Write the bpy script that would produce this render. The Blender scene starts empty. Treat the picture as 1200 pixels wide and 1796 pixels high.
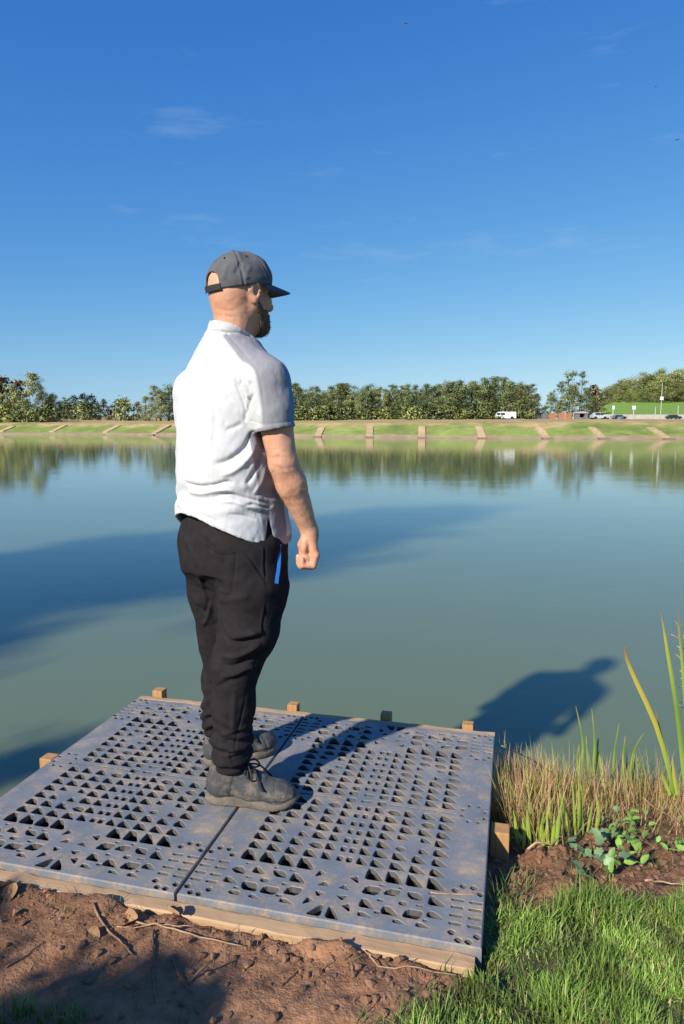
import bpy, bmesh, math, random
import numpy as np
from mathutils import Vector, Matrix
from mathutils.geometry import delaunay_2d_cdt

R = math.radians
scene = bpy.context.scene
COL = scene.collection

# ------------------------------------------------------------------ camera
CAM_H = 1.265                      # metres above the platform deck (deck = z 0)
FPX, HOR, PW, PH = 1197.0, 747.0, 1200.0, 1796.0     # 24 mm full frame portrait
PITCH = math.atan((PH / 2 - HOR) / FPX)
cam_d = bpy.data.cameras.new("camera")
cam = bpy.data.objects.new("camera", cam_d)
COL.objects.link(cam)
cam.location = (0, 0, CAM_H)
cam.rotation_euler = (math.pi / 2 - PITCH, 0, 0)
cam_d.sensor_fit = 'VERTICAL'
cam_d.sensor_height = 36.0
cam_d.lens = 36.0 * FPX / PH
cam_d.clip_start, cam_d.clip_end = 0.05, 5000
scene.camera = cam

# ------------------------------------------------------------------ light
SUN_EL, SUN_AZ = R(32.5), R(49.5)       # elevation; azimuth the light travels towards (from +X to +Y)
world = bpy.data.worlds.new("World")
scene.world = world
world.use_nodes = True
wn, wl = world.node_tree.nodes, world.node_tree.links
for n in list(wn): wn.remove(n)
w_out = wn.new("ShaderNodeOutputWorld")
w_bg = wn.new("ShaderNodeBackground")
w_bg.inputs[1].default_value = 0.10
w_sky = wn.new("ShaderNodeTexSky")
w_sky.sky_type = 'NISHITA'
w_sky.sun_disc = False
w_sky.sun_elevation = SUN_EL
w_sky.sun_rotation = math.atan2(-math.cos(SUN_AZ), -math.sin(SUN_AZ))
w_sky.air_density = 1.0
w_sky.dust_density = 0.0
w_sky.ozone_density = 1.0
w_sky.altitude = 0
# thin high cirrus, a streaky veil all round the sky
w_tc = wn.new("ShaderNodeTexCoord")
w_map = wn.new("ShaderNodeMapping")
w_map.inputs['Scale'].default_value = (1.6, 1.6, 9.0)
w_map.inputs['Location'].default_value = (-19.351, -25.308, -21.068)
w_n = wn.new("ShaderNodeTexNoise")
w_n.inputs['Scale'].default_value = 2.3
w_n.inputs['Detail'].default_value = 9
w_n.inputs['Roughness'].default_value = 0.62
w_r = wn.new("ShaderNodeMapRange")
w_r.inputs[1].default_value, w_r.inputs[2].default_value = 0.60, 0.95
w_r.inputs[3].default_value, w_r.inputs[4].default_value = 0.0, 0.32
w_mix = wn.new("ShaderNodeMixRGB")
w_mix.inputs[2].default_value = (5.0, 6.0, 7.0, 1)
wl.new(w_tc.outputs['Generated'], w_map.inputs[0])
wl.new(w_map.outputs[0], w_n.inputs[0])
wl.new(w_n.outputs[0], w_r.inputs[0])
wl.new(w_r.outputs[0], w_mix.inputs[0])
# the clear deep blue of the day: the same grade over the whole sky, horizon haze kept pale blue
w_sx = wn.new("ShaderNodeSeparateXYZ"); w_cx = wn.new("ShaderNodeCombineXYZ"); w_mx = wn.new("ShaderNodeMath")
w_mx.operation = 'POWER'; w_mx.inputs[1].default_value = 0.5
w_zz = wn.new("ShaderNodeMath"); w_zz.operation = 'MULTIPLY_ADD'; w_zz.inputs[2].default_value = 0.0042
wl.new(w_tc.outputs['Generated'], w_sx.inputs[0]); wl.new(w_sx.outputs[0], w_cx.inputs[0]); wl.new(w_sx.outputs[1], w_cx.inputs[1])
wl.new(w_sx.outputs[2], w_zz.inputs[0]); wl.new(w_sx.outputs[2], w_zz.inputs[1]); wl.new(w_zz.outputs[0], w_mx.inputs[0]); wl.new(w_mx.outputs[0], w_cx.inputs[2]); wl.new(w_cx.outputs[0], w_sky.inputs[0])
w_sep = wn.new("ShaderNodeSeparateColor"); w_com = wn.new("ShaderNodeCombineColor")
wl.new(w_sky.outputs[0], w_sep.inputs[0])
for k_, (a_, g_) in enumerate(((0.278, 1.36), (0.83, 0.89), (2.70, 0.42))):
    w_p = wn.new("ShaderNodeMath"); w_p.operation = 'POWER'; w_p.inputs[1].default_value = g_
    w_q = wn.new("ShaderNodeMath"); w_q.operation = 'MULTIPLY'; w_q.inputs[1].default_value = a_
    wl.new(w_sep.outputs[k_], w_p.inputs[0]); wl.new(w_p.outputs[0], w_q.inputs[0]); wl.new(w_q.outputs[0], w_com.inputs[k_])
wl.new(w_com.outputs[0], w_mix.inputs[1])
wl.new(w_mix.outputs[0], w_bg.inputs[0])
wl.new(w_bg.outputs[0], w_out.inputs[0])

sun_d = bpy.data.lights.new("sun", 'SUN')
sun_d.energy = 5.0
sun_d.angle = R(1.5)
sun_d.color = (1.0, 0.93, 0.82)
sun = bpy.data.objects.new("sun", sun_d)
COL.objects.link(sun)
sdir = Vector((math.cos(SUN_AZ) * math.cos(SUN_EL), math.sin(SUN_AZ) * math.cos(SUN_EL), -math.sin(SUN_EL)))
sun.rotation_euler = sdir.to_track_quat('-Z', 'Y').to_euler()
sun.location = (-6, -8, 10)

vs = scene.view_settings
vs.view_transform, vs.look, vs.gamma, vs.exposure = 'Standard', 'None', 1.0, 0.40
vs.use_curve_mapping = False
scene.cycles.use_denoising = True
scene.cycles.max_bounces = 8
scene.cycles.caustics_reflective = False
scene.cycles.caustics_refractive = False

# ------------------------------------------------------------------ helpers
rng = np.random.default_rng(7)
random.seed(7)
cp, sp_ = math.cos(PITCH), math.sin(PITCH)

def ray(x, y):
    """direction of the photograph's pixel (1200 x 1796) in the world"""
    a, b = (x - PW / 2) / FPX, (PH / 2 - y) / FPX
    return np.array([a, cp + sp_ * b, -sp_ + cp * b])

def at(x, y, Y):
    d = ray(x, y)
    return np.array([0, 0, CAM_H]) + d * (Y / d[1])

def onz(x, y, z):
    d = ray(x, y)
    return np.array([0, 0, CAM_H]) + d * ((z - CAM_H) / d[2])

_T = np.random.default_rng(3).random((32, 32, 32)).astype(np.float32)
def vnoise(p, freq=1.0, off=0.0):
    q = np.asarray(p, dtype=np.float64) * freq + off
    i = np.floor(q).astype(int); f = q - i; f = f * f * (3 - 2 * f)
    i0 = i & 31; i1 = (i + 1) & 31
    x0, y0, z0 = i0[..., 0], i0[..., 1], i0[..., 2]; x1, y1, z1 = i1[..., 0], i1[..., 1], i1[..., 2]
    fx, fy, fz = f[..., 0], f[..., 1], f[..., 2]
    c = lambda a, b, d: _T[a, b, d]
    a = (c(x0, y0, z0) * (1 - fx) + c(x1, y0, z0) * fx) * (1 - fy) + (c(x0, y1, z0) * (1 - fx) + c(x1, y1, z0) * fx) * fy
    b = (c(x0, y0, z1) * (1 - fx) + c(x1, y0, z1) * fx) * (1 - fy) + (c(x0, y1, z1) * (1 - fx) + c(x1, y1, z1) * fx) * fy
    return (a * (1 - fz) + b * fz) * 2 - 1

def fbm(p, freq, oct=4, gain=0.5, off=0.0):
    s, a = 0, 1.0
    for k in range(oct):
        s = s + a * vnoise(p, freq * 2.03 ** k, off + 5.7 * k); a *= gain
    return s

def sstep(a, b, x):
    t = np.clip((x - a) / (b - a), 0, 1); return t * t * (3 - 2 * t)

def mesh_np(name, V, F, smooth=False, col=None, mi=None):
    """mesh from arrays; F is (n,3) or (n,4)"""
    V = np.asarray(V, dtype=np.float32); F = np.asarray(F, dtype=np.int32)
    me = bpy.data.meshes.new(name)
    k = F.shape[1]
    me.vertices.add(len(V)); me.vertices.foreach_set('co', V.ravel())
    me.loops.add(F.size); me.loops.foreach_set('vertex_index', F.ravel())
    me.polygons.add(len(F))
    me.polygons.foreach_set('loop_start', np.arange(0, F.size, k, dtype=np.int32))
    me.polygons.foreach_set('use_smooth', np.full(len(F), smooth))
    if mi is not None: me.polygons.foreach_set('material_index', np.asarray(mi, dtype=np.int32))
    me.update(calc_edges=True)
    me.validate()
    if col is not None:
        c = np.ones((len(V), 4), dtype=np.float32); c[:, :3] = col
        at_ = me.color_attributes.new('col', 'FLOAT_COLOR', 'POINT')
        at_.data.foreach_set('color', c.ravel())
    return me

def obj(name, me, mat=None, parent=None, loc=(0, 0, 0), rot=(0, 0, 0), scale=None):
    o = bpy.data.objects.new(name, me)
    COL.objects.link(o)
    if mat is not None and me is not None and not me.materials:
        for m in (mat if isinstance(mat, (list, tuple)) else [mat]): me.materials.append(m)
    if parent is not None: o.parent = parent
    o.location = loc; o.rotation_euler = rot
    if scale is not None: o.scale = (scale,) * 3 if np.isscalar(scale) else scale
    return o

def tag(o, label=None, cat=None, group=None, kind=None):
    for k, v in (('label', label), ('category', cat), ('group', group), ('kind', kind)):
        if v: o[k] = v
    return o

def empty(name, loc=(0, 0, 0), rz=0.0):
    o = bpy.data.objects.new(name, None)
    COL.objects.link(o); o.location = loc; o.rotation_euler = (0, 0, rz)
    o.empty_display_size = 0.1
    return o

class MB:
    """collects simple solids for one mesh"""
    def __init__(s): s.v, s.f = [], []
    def add(s, V, F):
        b = len(s.v); s.v += [tuple(p) for p in V]; s.f += [tuple(i + b for i in q) for q in F]; return s
    def box(s, x0, x1, y0, y1, z0, z1, bev=0.0):
        if bev <= 0:
            V = [(x, y, z) for z in (z0, z1) for y in (y0, y1) for x in (x0, x1)]
            return s.add(V, [(0, 2, 3, 1), (4, 5, 7, 6), (0, 1, 5, 4), (2, 6, 7, 3), (0, 4, 6, 2), (1, 3, 7, 5)])
        bm = bmesh.new()
        bmesh.ops.create_cube(bm, size=1)
        for v in bm.verts:
            v.co = Vector(((x0 + x1) / 2 + v.co.x * (x1 - x0), (y0 + y1) / 2 + v.co.y * (y1 - y0), (z0 + z1) / 2 + v.co.z * (z1 - z0)))
        bmesh.ops.bevel(bm, geom=bm.edges[:], offset=bev, segments=2, profile=0.6, affect='EDGES')
        s.add([v.co[:] for v in bm.verts], [[v.index for v in f.verts] for f in bm.faces]); bm.free(); return s
    def tube(s, pts, rad, n=6, cap=True):
        pts = [np.array(p, float) for p in pts]
        rad = [rad] * len(pts) if np.isscalar(rad) else rad
        V, F = [], []
        for i, p in enumerate(pts):
            t = pts[min(i + 1, len(pts) - 1)] - pts[max(i - 1, 0)]
            t = t / (np.linalg.norm(t) + 1e-9)
            a = np.cross(t, [0.13, 0.31, 0.94] if abs(t[2]) < 0.9 else [1, 0, 0.1]); a /= np.linalg.norm(a)
            b = np.cross(t, a)
            for k in range(n):
                q = 2 * math.pi * k / n
                V.append(p + rad[i] * (a * math.cos(q) + b * math.sin(q)))
        for i in range(len(pts) - 1):
            for k in range(n):
                F.append((i * n + k, i * n + (k + 1) % n, (i + 1) * n + (k + 1) % n, (i + 1) * n + k))
        if cap:
            F.append(tuple(range(n - 1, -1, -1))); F.append(tuple((len(pts) - 1) * n + k for k in range(n)))
        return s.add(V, F)
    def prism(s, poly, y0, y1):
        """x-z outline pushed along y"""
        n = len(poly)
        V = [(x, y0, z) for x, z in poly] + [(x, y1, z) for x, z in poly]
        F = [tuple(range(n)), tuple(range(2 * n - 1, n - 1, -1))] + [(i, i + n, (i + 1) % n + n, (i + 1) % n) for i in range(n)]
        return s.add(V, F)
    def mesh(s, name, smooth=False):
        me = bpy.data.meshes.new(name); me.from_pydata(s.v, [], s.f); me.update()
        bm = bmesh.new(); bm.from_mesh(me); bmesh.ops.recalc_face_normals(bm, faces=bm.faces); bm.to_mesh(me); bm.free()
        if smooth: me.polygons.foreach_set('use_smooth', [True] * len(me.polygons))
        return me
    def build(s, name, mat, parent=None, smooth=False, **k):
        return obj(name, s.mesh(name, smooth), mat, parent, **k)

def smooth_line(pts, n=24):
    """Catmull-Rom through the points"""
    P = [np.array(p, float) for p in pts]
    P = [2 * P[0] - P[1]] + P + [2 * P[-1] - P[-2]]
    out, seg = [], len(P) - 3
    for i in range(seg):
        a, b, c, d = P[i:i + 4]
        for t in np.linspace(0, 1, max(2, n // seg), endpoint=(i == seg - 1)):
            out.append(0.5 * (2 * b + (c - a) * t + (2 * a - 5 * b + 4 * c - d) * t * t + (3 * b - a - 3 * c + d) * t ** 3))
    return out

# ------------------------------------------------------------------ materials
def mat(name, c1, c2=None, rough=0.8, scale=8.0, detail=5, lo=0.35, hi=0.65, bump=0.0, bscale=None, spec=0.5,
        attr=False, stretch=None, c3=None, s3=3.0, lo3=0.5, hi3=0.65, d3=6, r3=0.6, sheen=0.0, rough2=None, bdist=0.01, var=0.0, coords='Object', transl=0.0):
    m = bpy.data.materials.new(name); m.use_nodes = True
    nt = m.node_tree; n, l = nt.nodes, nt.links
    b = n['Principled BSDF']
    b.inputs['Roughness'].default_value = rough
    b.inputs['Specular IOR Level'].default_value = spec
    if sheen: b.inputs['Sheen Weight'].default_value = sheen; b.inputs['Sheen Roughness'].default_value = 0.5
    tc = n.new('ShaderNodeTexCoord'); mp = n.new('ShaderNodeMapping')
    l.new(tc.outputs[coords], mp.inputs[0])
    if stretch: mp.inputs['Scale'].default_value = stretch
    def noise(sc, det):
        t = n.new('ShaderNodeTexNoise'); t.inputs['Scale'].default_value = sc; t.inputs['Detail'].default_value = det
        t.inputs['Roughness'].default_value = 0.6
        l.new(mp.outputs[0], t.inputs['Vector']); return t
    def ramp(t, a, z):
        r = n.new('ShaderNodeMapRange'); r.inputs[1].default_value = a; r.inputs[2].default_value = z
        l.new(t.outputs[0], r.inputs[0]); return r
    cur = None
    if attr:
        a = n.new('ShaderNodeAttribute'); a.attribute_name = 'col'; cur = a.outputs['Color']
    if c2 is not None:
        t = noise(scale, detail); r = ramp(t, lo, hi)
        x = n.new('ShaderNodeMixRGB'); x.inputs[1].default_value = (*c1, 1); x.inputs[2].default_value = (*c2, 1)
        l.new(r.outputs[0], x.inputs[0])
        if attr:
            y = n.new('ShaderNodeMixRGB'); y.blend_type = 'MULTIPLY'; y.inputs[0].default_value = 1
            l.new(cur, y.inputs[1]); l.new(x.outputs[0], y.inputs[2]); x = y
        cur = x.outputs[0]
        if rough2 is not None:
            rr = n.new('ShaderNodeMapRange'); rr.inputs[3].default_value = rough; rr.inputs[4].default_value = rough2
            l.new(r.outputs[0], rr.inputs[0]); l.new(rr.outputs[0], b.inputs['Roughness'])
    if c3 is not None:
        t = noise(s3, d3); t.inputs['Roughness'].default_value = r3; r = ramp(t, lo3, hi3)
        x = n.new('ShaderNodeMixRGB'); x.inputs[2].default_value = (*c3, 1)
        if cur is None: x.inputs[1].default_value = (*c1, 1)
        else: l.new(cur, x.inputs[1])
        l.new(r.outputs[0], x.inputs[0]); cur = x.outputs[0]
    if var:
        oi = n.new('ShaderNodeObjectInfo'); mr = n.new('ShaderNodeMapRange')
        mr.inputs[3].default_value = 1 - var; mr.inputs[4].default_value = 1 + var
        l.new(oi.outputs['Random'], mr.inputs[0])
        x = n.new('ShaderNodeMixRGB'); x.blend_type = 'MULTIPLY'; x.inputs[0].default_value = 1
        if cur is None: x.inputs[1].default_value = (*c1, 1)
        else: l.new(cur, x.inputs[1])
        l.new(mr.outputs[0], x.inputs[2]); cur = x.outputs[0]
    if cur is None: b.inputs['Base Color'].default_value = (*c1, 1)
    else: l.new(cur, b.inputs['Base Color'])
    if bump:
        t = noise(bscale or scale * 3, 6); bp = n.new('ShaderNodeBump')
        bp.inputs['Strength'].default_value = bump; bp.inputs['Distance'].default_value = bdist
        l.new(t.outputs[0], bp.inputs['Height']); l.new(bp.outputs[0], b.inputs['Normal'])
    if transl:
        out = n['Material Output']; tr = n.new('ShaderNodeBsdfTranslucent'); ms = n.new('ShaderNodeMixShader')
        ms.inputs[0].default_value = transl
        if cur is None: tr.inputs[0].default_value = (*c1, 1)
        else: l.new(cur, tr.inputs[0])
        l.new(b.outputs[0], ms.inputs[1]); l.new(tr.outputs[0], ms.inputs[2]); l.new(ms.outputs[0], out.inputs[0])
    return m

M = {}
M['soil'] = mat('soil', (1, 1, 1), (0.62, 0.58, 0.55), 0.95, 26, 8, 0.3, 0.7, bump=0.9, bscale=90, bdist=0.012, attr=True, spec=0.2)
M['crumb'] = mat('soil crumb', (0.30, 0.165, 0.095), (0.18, 0.098, 0.058), 0.95, 30, bump=0.5, bscale=120, spec=0.2)
M['grass'] = mat('grass', (1, 1, 1), attr=True, rough=0.55, spec=0.2, transl=0.15)
M['straw'] = mat('straw', (1, 1, 1), attr=True, rough=0.75, spec=0.25, transl=0.15)
M['far_ground'] = mat('far ground', (1, 1, 1), (0.72, 0.74, 0.66), 0.95, 0.9, 8, 0.3, 0.7, attr=True, spec=0.1)
M['plastic'] = mat('recycled grey plastic', (0.185, 0.205, 0.230), (0.110, 0.130, 0.155), 0.6, 22, 10, 0.35, 0.65, bump=0.25, bscale=200, bdist=0.003,
                   c3=(0.43, 0.325, 0.225), s3=11, lo3=0.46, hi3=0.66, d3=14, r3=0.80, spec=0.35)
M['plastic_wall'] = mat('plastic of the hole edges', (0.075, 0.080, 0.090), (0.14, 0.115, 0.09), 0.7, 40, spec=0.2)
M['hole_shade'] = mat('added dark pockets under the deck', (0.022, 0.024, 0.028), rough=0.8, spec=0.1)  # near-black so the holes look unlit below the top plate
M['timber'] = mat('sawn softwood', (0.52, 0.345, 0.19), (0.36, 0.225, 0.12), 0.8, 14, 6, 0.3, 0.7, bump=0.35, bscale=60, bdist=0.004, stretch=(0.25, 3, 3),
                  c3=(0.30, 0.19, 0.115), s3=5.0, lo3=0.5, hi3=0.75)
M['post'] = mat('treated post', (0.50, 0.27, 0.10), (0.33, 0.165, 0.06), 0.75, 12, 6, 0.3, 0.7, bump=0.35, bscale=50, bdist=0.004, stretch=(3, 3, 0.3))
M['twig'] = mat('dead twig', (0.26, 0.16, 0.095), (0.13, 0.08, 0.047), 0.9, 40, bump=0.4, bscale=120, var=0.3)
M['stalk'] = mat('bleached stalk', (0.50, 0.34, 0.20), (0.32, 0.20, 0.11), 0.85, 30, var=0.25)
M['dead_leaf'] = mat('dead leaf', (0.36, 0.21, 0.105), (0.18, 0.10, 0.05), 0.8, 30, var=0.35)
M['reed'] = mat('reed leaf', (1, 1, 1), attr=True, rough=0.45, spec=0.4, transl=0.25)
M['leaf'] = mat('weed leaf', (0.26, 0.43, 0.07), (0.15, 0.28, 0.06), 0.5, 30, var=0.35, transl=0.15)
M['leaf_dull'] = mat('dull ivy leaf', (0.19, 0.29, 0.12), (0.12, 0.20, 0.09), 0.5, 30, var=0.25)
M['bark'] = mat('bark', (0.10, 0.075, 0.05), (0.05, 0.038, 0.028), 0.95, 6, bump=0.4, bscale=12)
M['birch_bark'] = mat('pale bark', (0.42, 0.39, 0.34), (0.15, 0.13, 0.11), 0.9, 5)
# ------------------------------------------------------------------ the platform's frame: u along the front edge, v out over the lake
PA = R(-14.0)
O2 = np.array([-0.453, 1.716])
U2 = np.array([math.cos(PA), math.sin(PA)]); V2 = np.array([-U2[1], U2[0]])
def uv_of(x, y):
    dx, dy = x - O2[0], y - O2[1]
    return dx * U2[0] + dy * U2[1], dx * V2[0] + dy * V2[1]
def xy_of(u, v):
    return O2[0] + u * U2[0] + v * V2[0], O2[1] + u * U2[1] + v * V2[1]
PANEL_W, PANEL_D = 0.815, 1.19

# ------------------------------------------------------------------ water
WATER_Z = -0.50
def water_material():
    m = bpy.data.materials.new('murky lake water'); m.use_nodes = True
    n, l = m.node_tree.nodes, m.node_tree.links
    b = n['Principled BSDF']
    b.inputs['Roughness'].default_value = 0.035
    b.inputs['IOR'].default_value = 1.45
    tc = n.new('ShaderNodeTexCoord')
    t0 = n.new('ShaderNodeTexNoise'); t0.inputs['Scale'].default_value = 0.12; t0.inputs['Detail'].default_value = 3
    l.new(tc.outputs['Object'], t0.inputs['Vector'])
    x = n.new('ShaderNodeMixRGB'); x.inputs[1].default_value = (0.120, 0.162, 0.082, 1); x.inputs[2].default_value = (0.145, 0.168, 0.078, 1)
    l.new(t0.outputs[0], x.inputs[0]); l.new(x.outputs[0], b.inputs['Base Color'])
    def bump(scale, dist, det, stretch, prev):
        mp = n.new('ShaderNodeMapping'); mp.inputs['Scale'].default_value = stretch; mp.inputs['Rotation'].default_value = (0, 0, R(12))
        t = n.new('ShaderNodeTexNoise'); t.inputs['Scale'].default_value = scale; t.inputs['Detail'].default_value = det
        bp = n.new('ShaderNodeBump'); bp.inputs['Strength'].default_value = 1.0; bp.inputs['Distance'].default_value = dist
        l.new(tc.outputs['Object'], mp.inputs[0]); l.new(mp.outputs[0], t.inputs['Vector']); l.new(t.outputs[0], bp.inputs['Height'])
        if prev: l.new(prev.outputs[0], bp.inputs['Normal'])
        return bp
    a = bump(0.7, 0.0035, 2, (0.5, 1.0, 1), None)
    a = bump(8.0, 0.0010, 3, (0.45, 1.4, 1), a)
    l.new(a.outputs[0], b.inputs['Normal'])
    return m
M['water'] = water_material()
wo = MB().add([(-700, -30, 0), (700, -30, 0), (700, 420, 0), (-700, 420, 0)], [(0, 1, 2, 3)]).build('water', M['water'], loc=(0, 0, WATER_Z))
tag(wo, 'still murky green lake reflecting the sky and far trees', kind='structure')

# ------------------------------------------------------------------ near bank
GX = np.array([-3, 0.0, 0.14, 0.25, 0.35, 0.38, 0.64, 1.02, 2.0, 6])
GY = np.array([-3, 0.9, 1.27, 1.44, 1.57, 1.66, 1.78, 1.88, 2.0, 2.2])
def grass_edge(x):
    return np.interp(x, GX, GY)

def near_h(x, y, fine=True):
    """height of the near bank"""
    x, y = np.asarray(x, float), np.asarray(y, float)
    u, v = uv_of(x, y)
    prof_r = np.interp(v, [-60, -3, -0.3, 0.20, 0.42, 0.72, 1.1, 1.75, 2.2, 4], [0.6, 0.0, -0.055, -0.065, -0.11, -0.17, -0.26, -0.485, -0.75, -2.0])
    prof_l = np.interp(v, [-60, -3, -0.6, -0.06, 0.05, 0.5, 0.9, 3], [0.6, 0.0, -0.006, -0.030, -0.14, -0.52, -0.75, -2.0])
    w = sstep(0.64, 0.80, u)
    h = prof_l * (1 - w) + prof_r * w
    p = np.stack([x, y, np.zeros_like(x)], -1)
    h = h + 0.022 * fbm(p, 1.6, 3)
    if fine:
        near = np.exp(-((x - 0.1) ** 2 + (y - 1.9) ** 2) / 3.0)
        rough = near * (1 - 0.65 * sstep(-0.03, -0.12, y - grass_edge(x)) * (x > 0))
        n = fbm(p, 9.0, 4, 0.55, 2.0)
        h = h + rough * (0.012 * n + 0.007 * np.maximum(fbm(p, 34.0, 3, 0.6, 9.0), 0))
        slope = sstep(0.2, 0.7, v) * (u > 0.8)
        h = h + slope * near * 0.03 * np.maximum(fbm(p, 14, 3, 0.6, 4.0), -0.2)
        # loose earth heaped against the front timber
        lip = np.exp(-((v + 0.075) / 0.035) ** 2) * (u > -1.6) * (u < 0.86)
        h = h + lip * (0.006 + 0.020 * fbm(p, 11, 3, 0.6, 1.0))
    return h

def ground_px(x, y):
    """point of the near bank seen at a pixel"""
    d = ray(x, y); lo = np.array([0, 0, CAM_H])
    T = np.arange(1.2, 5.0, 0.02)
    for _ in range(2):
        Q = lo + d[None] * T[:, None]
        w = np.nonzero(Q[:, 2] < np.maximum(near_h(Q[:, 0], Q[:, 1]), WATER_Z))[0]
        if not len(w): return lo + d * 5
        T = np.linspace(T[max(w[0] - 1, 0)], T[w[0]], 12)
    return lo + d * T[w[0] - 1 if w[0] else 0] if False else Q[w[0]]

def axis(lo, a, b, hi, step, grow=1.25):
    mid = list(np.arange(a, b, step)); s, out = step, [b]
    while out[-1] < hi: s *= grow; out.append(out[-1] + s)
    s, left = step, [a]
    while left[-1] > lo: s *= grow; left.append(left[-1] - s)
    return np.array(left[:0:-1] + mid + out)
gu = axis(-260, -1.25, 2.05, 260, 0.0075); gv = axis(-220, -0.75, 2.1, 4, 0.0085)
A, B = np.meshgrid(gu, gv, indexing='ij')
X, Y = xy_of(A, B)
Z = near_h(X, Y)
nu, nv = A.shape
idx = np.arange(nu * nv).reshape(nu, nv)
F = np.stack([idx[:-1, :-1], idx[1:, :-1], idx[1:, 1:], idx[:-1, 1:]], -1).reshape(-1, 4)
P3 = np.stack([X, Y, Z], -1).reshape(-1, 3)
f2 = fbm(P3 * [1, 1, 0], 2.4, 4, 0.5, 3.0)[:, None]; f3 = fbm(P3 * [1, 1, 0], 13, 3, 0.5, 8.0)[:, None]
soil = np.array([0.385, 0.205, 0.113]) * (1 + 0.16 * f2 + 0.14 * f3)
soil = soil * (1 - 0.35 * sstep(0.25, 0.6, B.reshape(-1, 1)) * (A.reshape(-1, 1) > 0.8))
turf = np.array([0.10, 0.10, 0.045]) * (1 + 0.2 * f3)
gm = sstep(0.05, -0.10, (P3[:, 1] - grass_edge(P3[:, 0]) + 0.06 * f2[:, 0]))[:, None] * (P3[:, :1] > -0.1)
far_turf = sstep(1.2, 2.2, np.hypot(P3[:, 0] - 0.1, P3[:, 1] - 1.9))[:, None]
gm = np.maximum(gm, far_turf)
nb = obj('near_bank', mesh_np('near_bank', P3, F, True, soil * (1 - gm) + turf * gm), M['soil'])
tag(nb, 'bare brown earth bank running into turf beside the platform', kind='structure')

# ------------------------------------------------------------------ far bank and country behind it
def shore(X):
    return np.interp(X, [-700, -220, -120, -70, -33, -10, 8, 25, 45, 90, 200, 700], [330, 190, 158, 141, 130, 113, 102, 96, 92, 88, 84, 80])
def far_h(X, Y):
    s = Y - shore(X)
    h = np.interp(s, [-60, 0, 1.6, 2.2, 9.5, 14, 42, 120, 900], [-5, -0.5, -0.15, 0.0, 1.75, 1.95, 2.55, 3.2, 8])
    k = sstep(0.335, 0.40, X / np.maximum(Y, 1)) * (X > 0)
    h = h + k * np.interp(Y, [156, 175, 260, 420, 900], [0, 1.0, 6.6, 14, 22])
    k2 = sstep(-0.15, -0.5, X / np.maximum(Y, 1))
    h = h + k2 * np.interp(Y, [180, 420, 900], [0, 6, 10])
    return h
fx = axis(-900, -110, 110, 900, 0.8, 1.12)
fs = np.concatenate([np.linspace(-30, -2, 4), np.arange(-1.5, 16, 0.5), np.arange(16, 60, 2.5), np.geomspace(62, 1500, 30)])
A, B = np.meshgrid(fx, fs, indexing='ij')
X = A; Y = shore(A) + B
P3 = np.stack([X, Y, far_h(X, Y)], -1)
P3[..., 2] += 0.10 * fbm(P3 * [1, 1, 0], 0.35, 3) * sstep(1, 3, B) - 0.0
nu, nv = A.shape; idx = np.arange(nu * nv).reshape(nu, nv)
F = np.stack([idx[:-1, :-1], idx[1:, :-1], idx[1:, 1:], idx[:-1, 1:]], -1).reshape(-1, 4)
P3 = P3.reshape(-1, 3); S = B.reshape(-1)
nz = fbm(P3 * [1, 1, 0], 0.25, 4, 0.6)[:, None]; nz2 = fbm(P3 * [1, 1, 0], 1.1, 3, 0.6, 5.0)[:, None]
sand = np.array([0.42, 0.30, 0.20]) * (1 + 0.15 * nz2)
green = np.array([0.26, 0.31, 0.085]) * (1 + 0.22 * nz + 0.12 * nz2)
dry = np.array([0.46, 0.34, 0.16]) * (1 + 0.18 * nz + 0.12 * nz2)
field = np.array([0.22, 0.34, 0.065]) * (1 + 0.05 * nz)
s2 = (S + 0.5 * nz[:, 0] + 0.3 * nz2[:, 0])[:, None]
c = sand * (1 - sstep(1.2, 2.0, s2)) + green * sstep(1.2, 2.0, s2)
k = sstep(6.5, 9.5, s2 + 2 * nz); c = c * (1 - k) + dry * k
kk = (sstep(0.33, 0.37, P3[:, 0] / np.maximum(P3[:, 1], 1)) * sstep(155, 170, P3[:, 1]))[:, None]
c = c * (1 - kk) + field * kk
fb = obj('far_bank', mesh_np('far_bank', P3, F, True, c), M['far_ground'])
tag(fb, 'grassy far bank of the lake with a sandy shoreline', kind='structure')

# ------------------------------------------------------------------ fishing platform
def rrect(cx, cy, w, h, c=None, skew=0.0, rot=0.0):
    c = min(w, h) * 0.28 if c is None else c
    p = [(-w/2 + c, -h/2), (w/2 - c, -h/2), (w/2, -h/2 + c), (w/2, h/2 - c), (w/2 - c, h/2), (-w/2 + c, h/2), (-w/2, h/2 - c), (-w/2, -h/2 + c)]
    ca, sa = math.cos(rot), math.sin(rot)
    return [(cx + (x + skew * y) * ca - y * sa, cy + (x + skew * y) * sa + y * ca) for x, y in p]
_hr = random.Random(21)
def cell(cx, cy, w, h, a=1):
    """lattice cell, its opening shaped like the shade inside a square hole"""
    p = [(-.5, -.5), (.5, -.5), (.5, -.5 + _hr.uniform(.06, .24)), (_hr.uniform(-.22, -.04), .5), (-.5 + _hr.uniform(.02, .14), .5), (-.5, .1)]
    if _hr.random() < 0.12: p = [(-.5, -.1), (-.1, -.5), (.5, -.5), (.5, -.1), (.2, .3), (-.2, .3)]
    p = [(x * w * a, y * h) for x, y in p]
    if a < 0: p = p[::-1]
    return poly_round(cx, cy, p)
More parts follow.
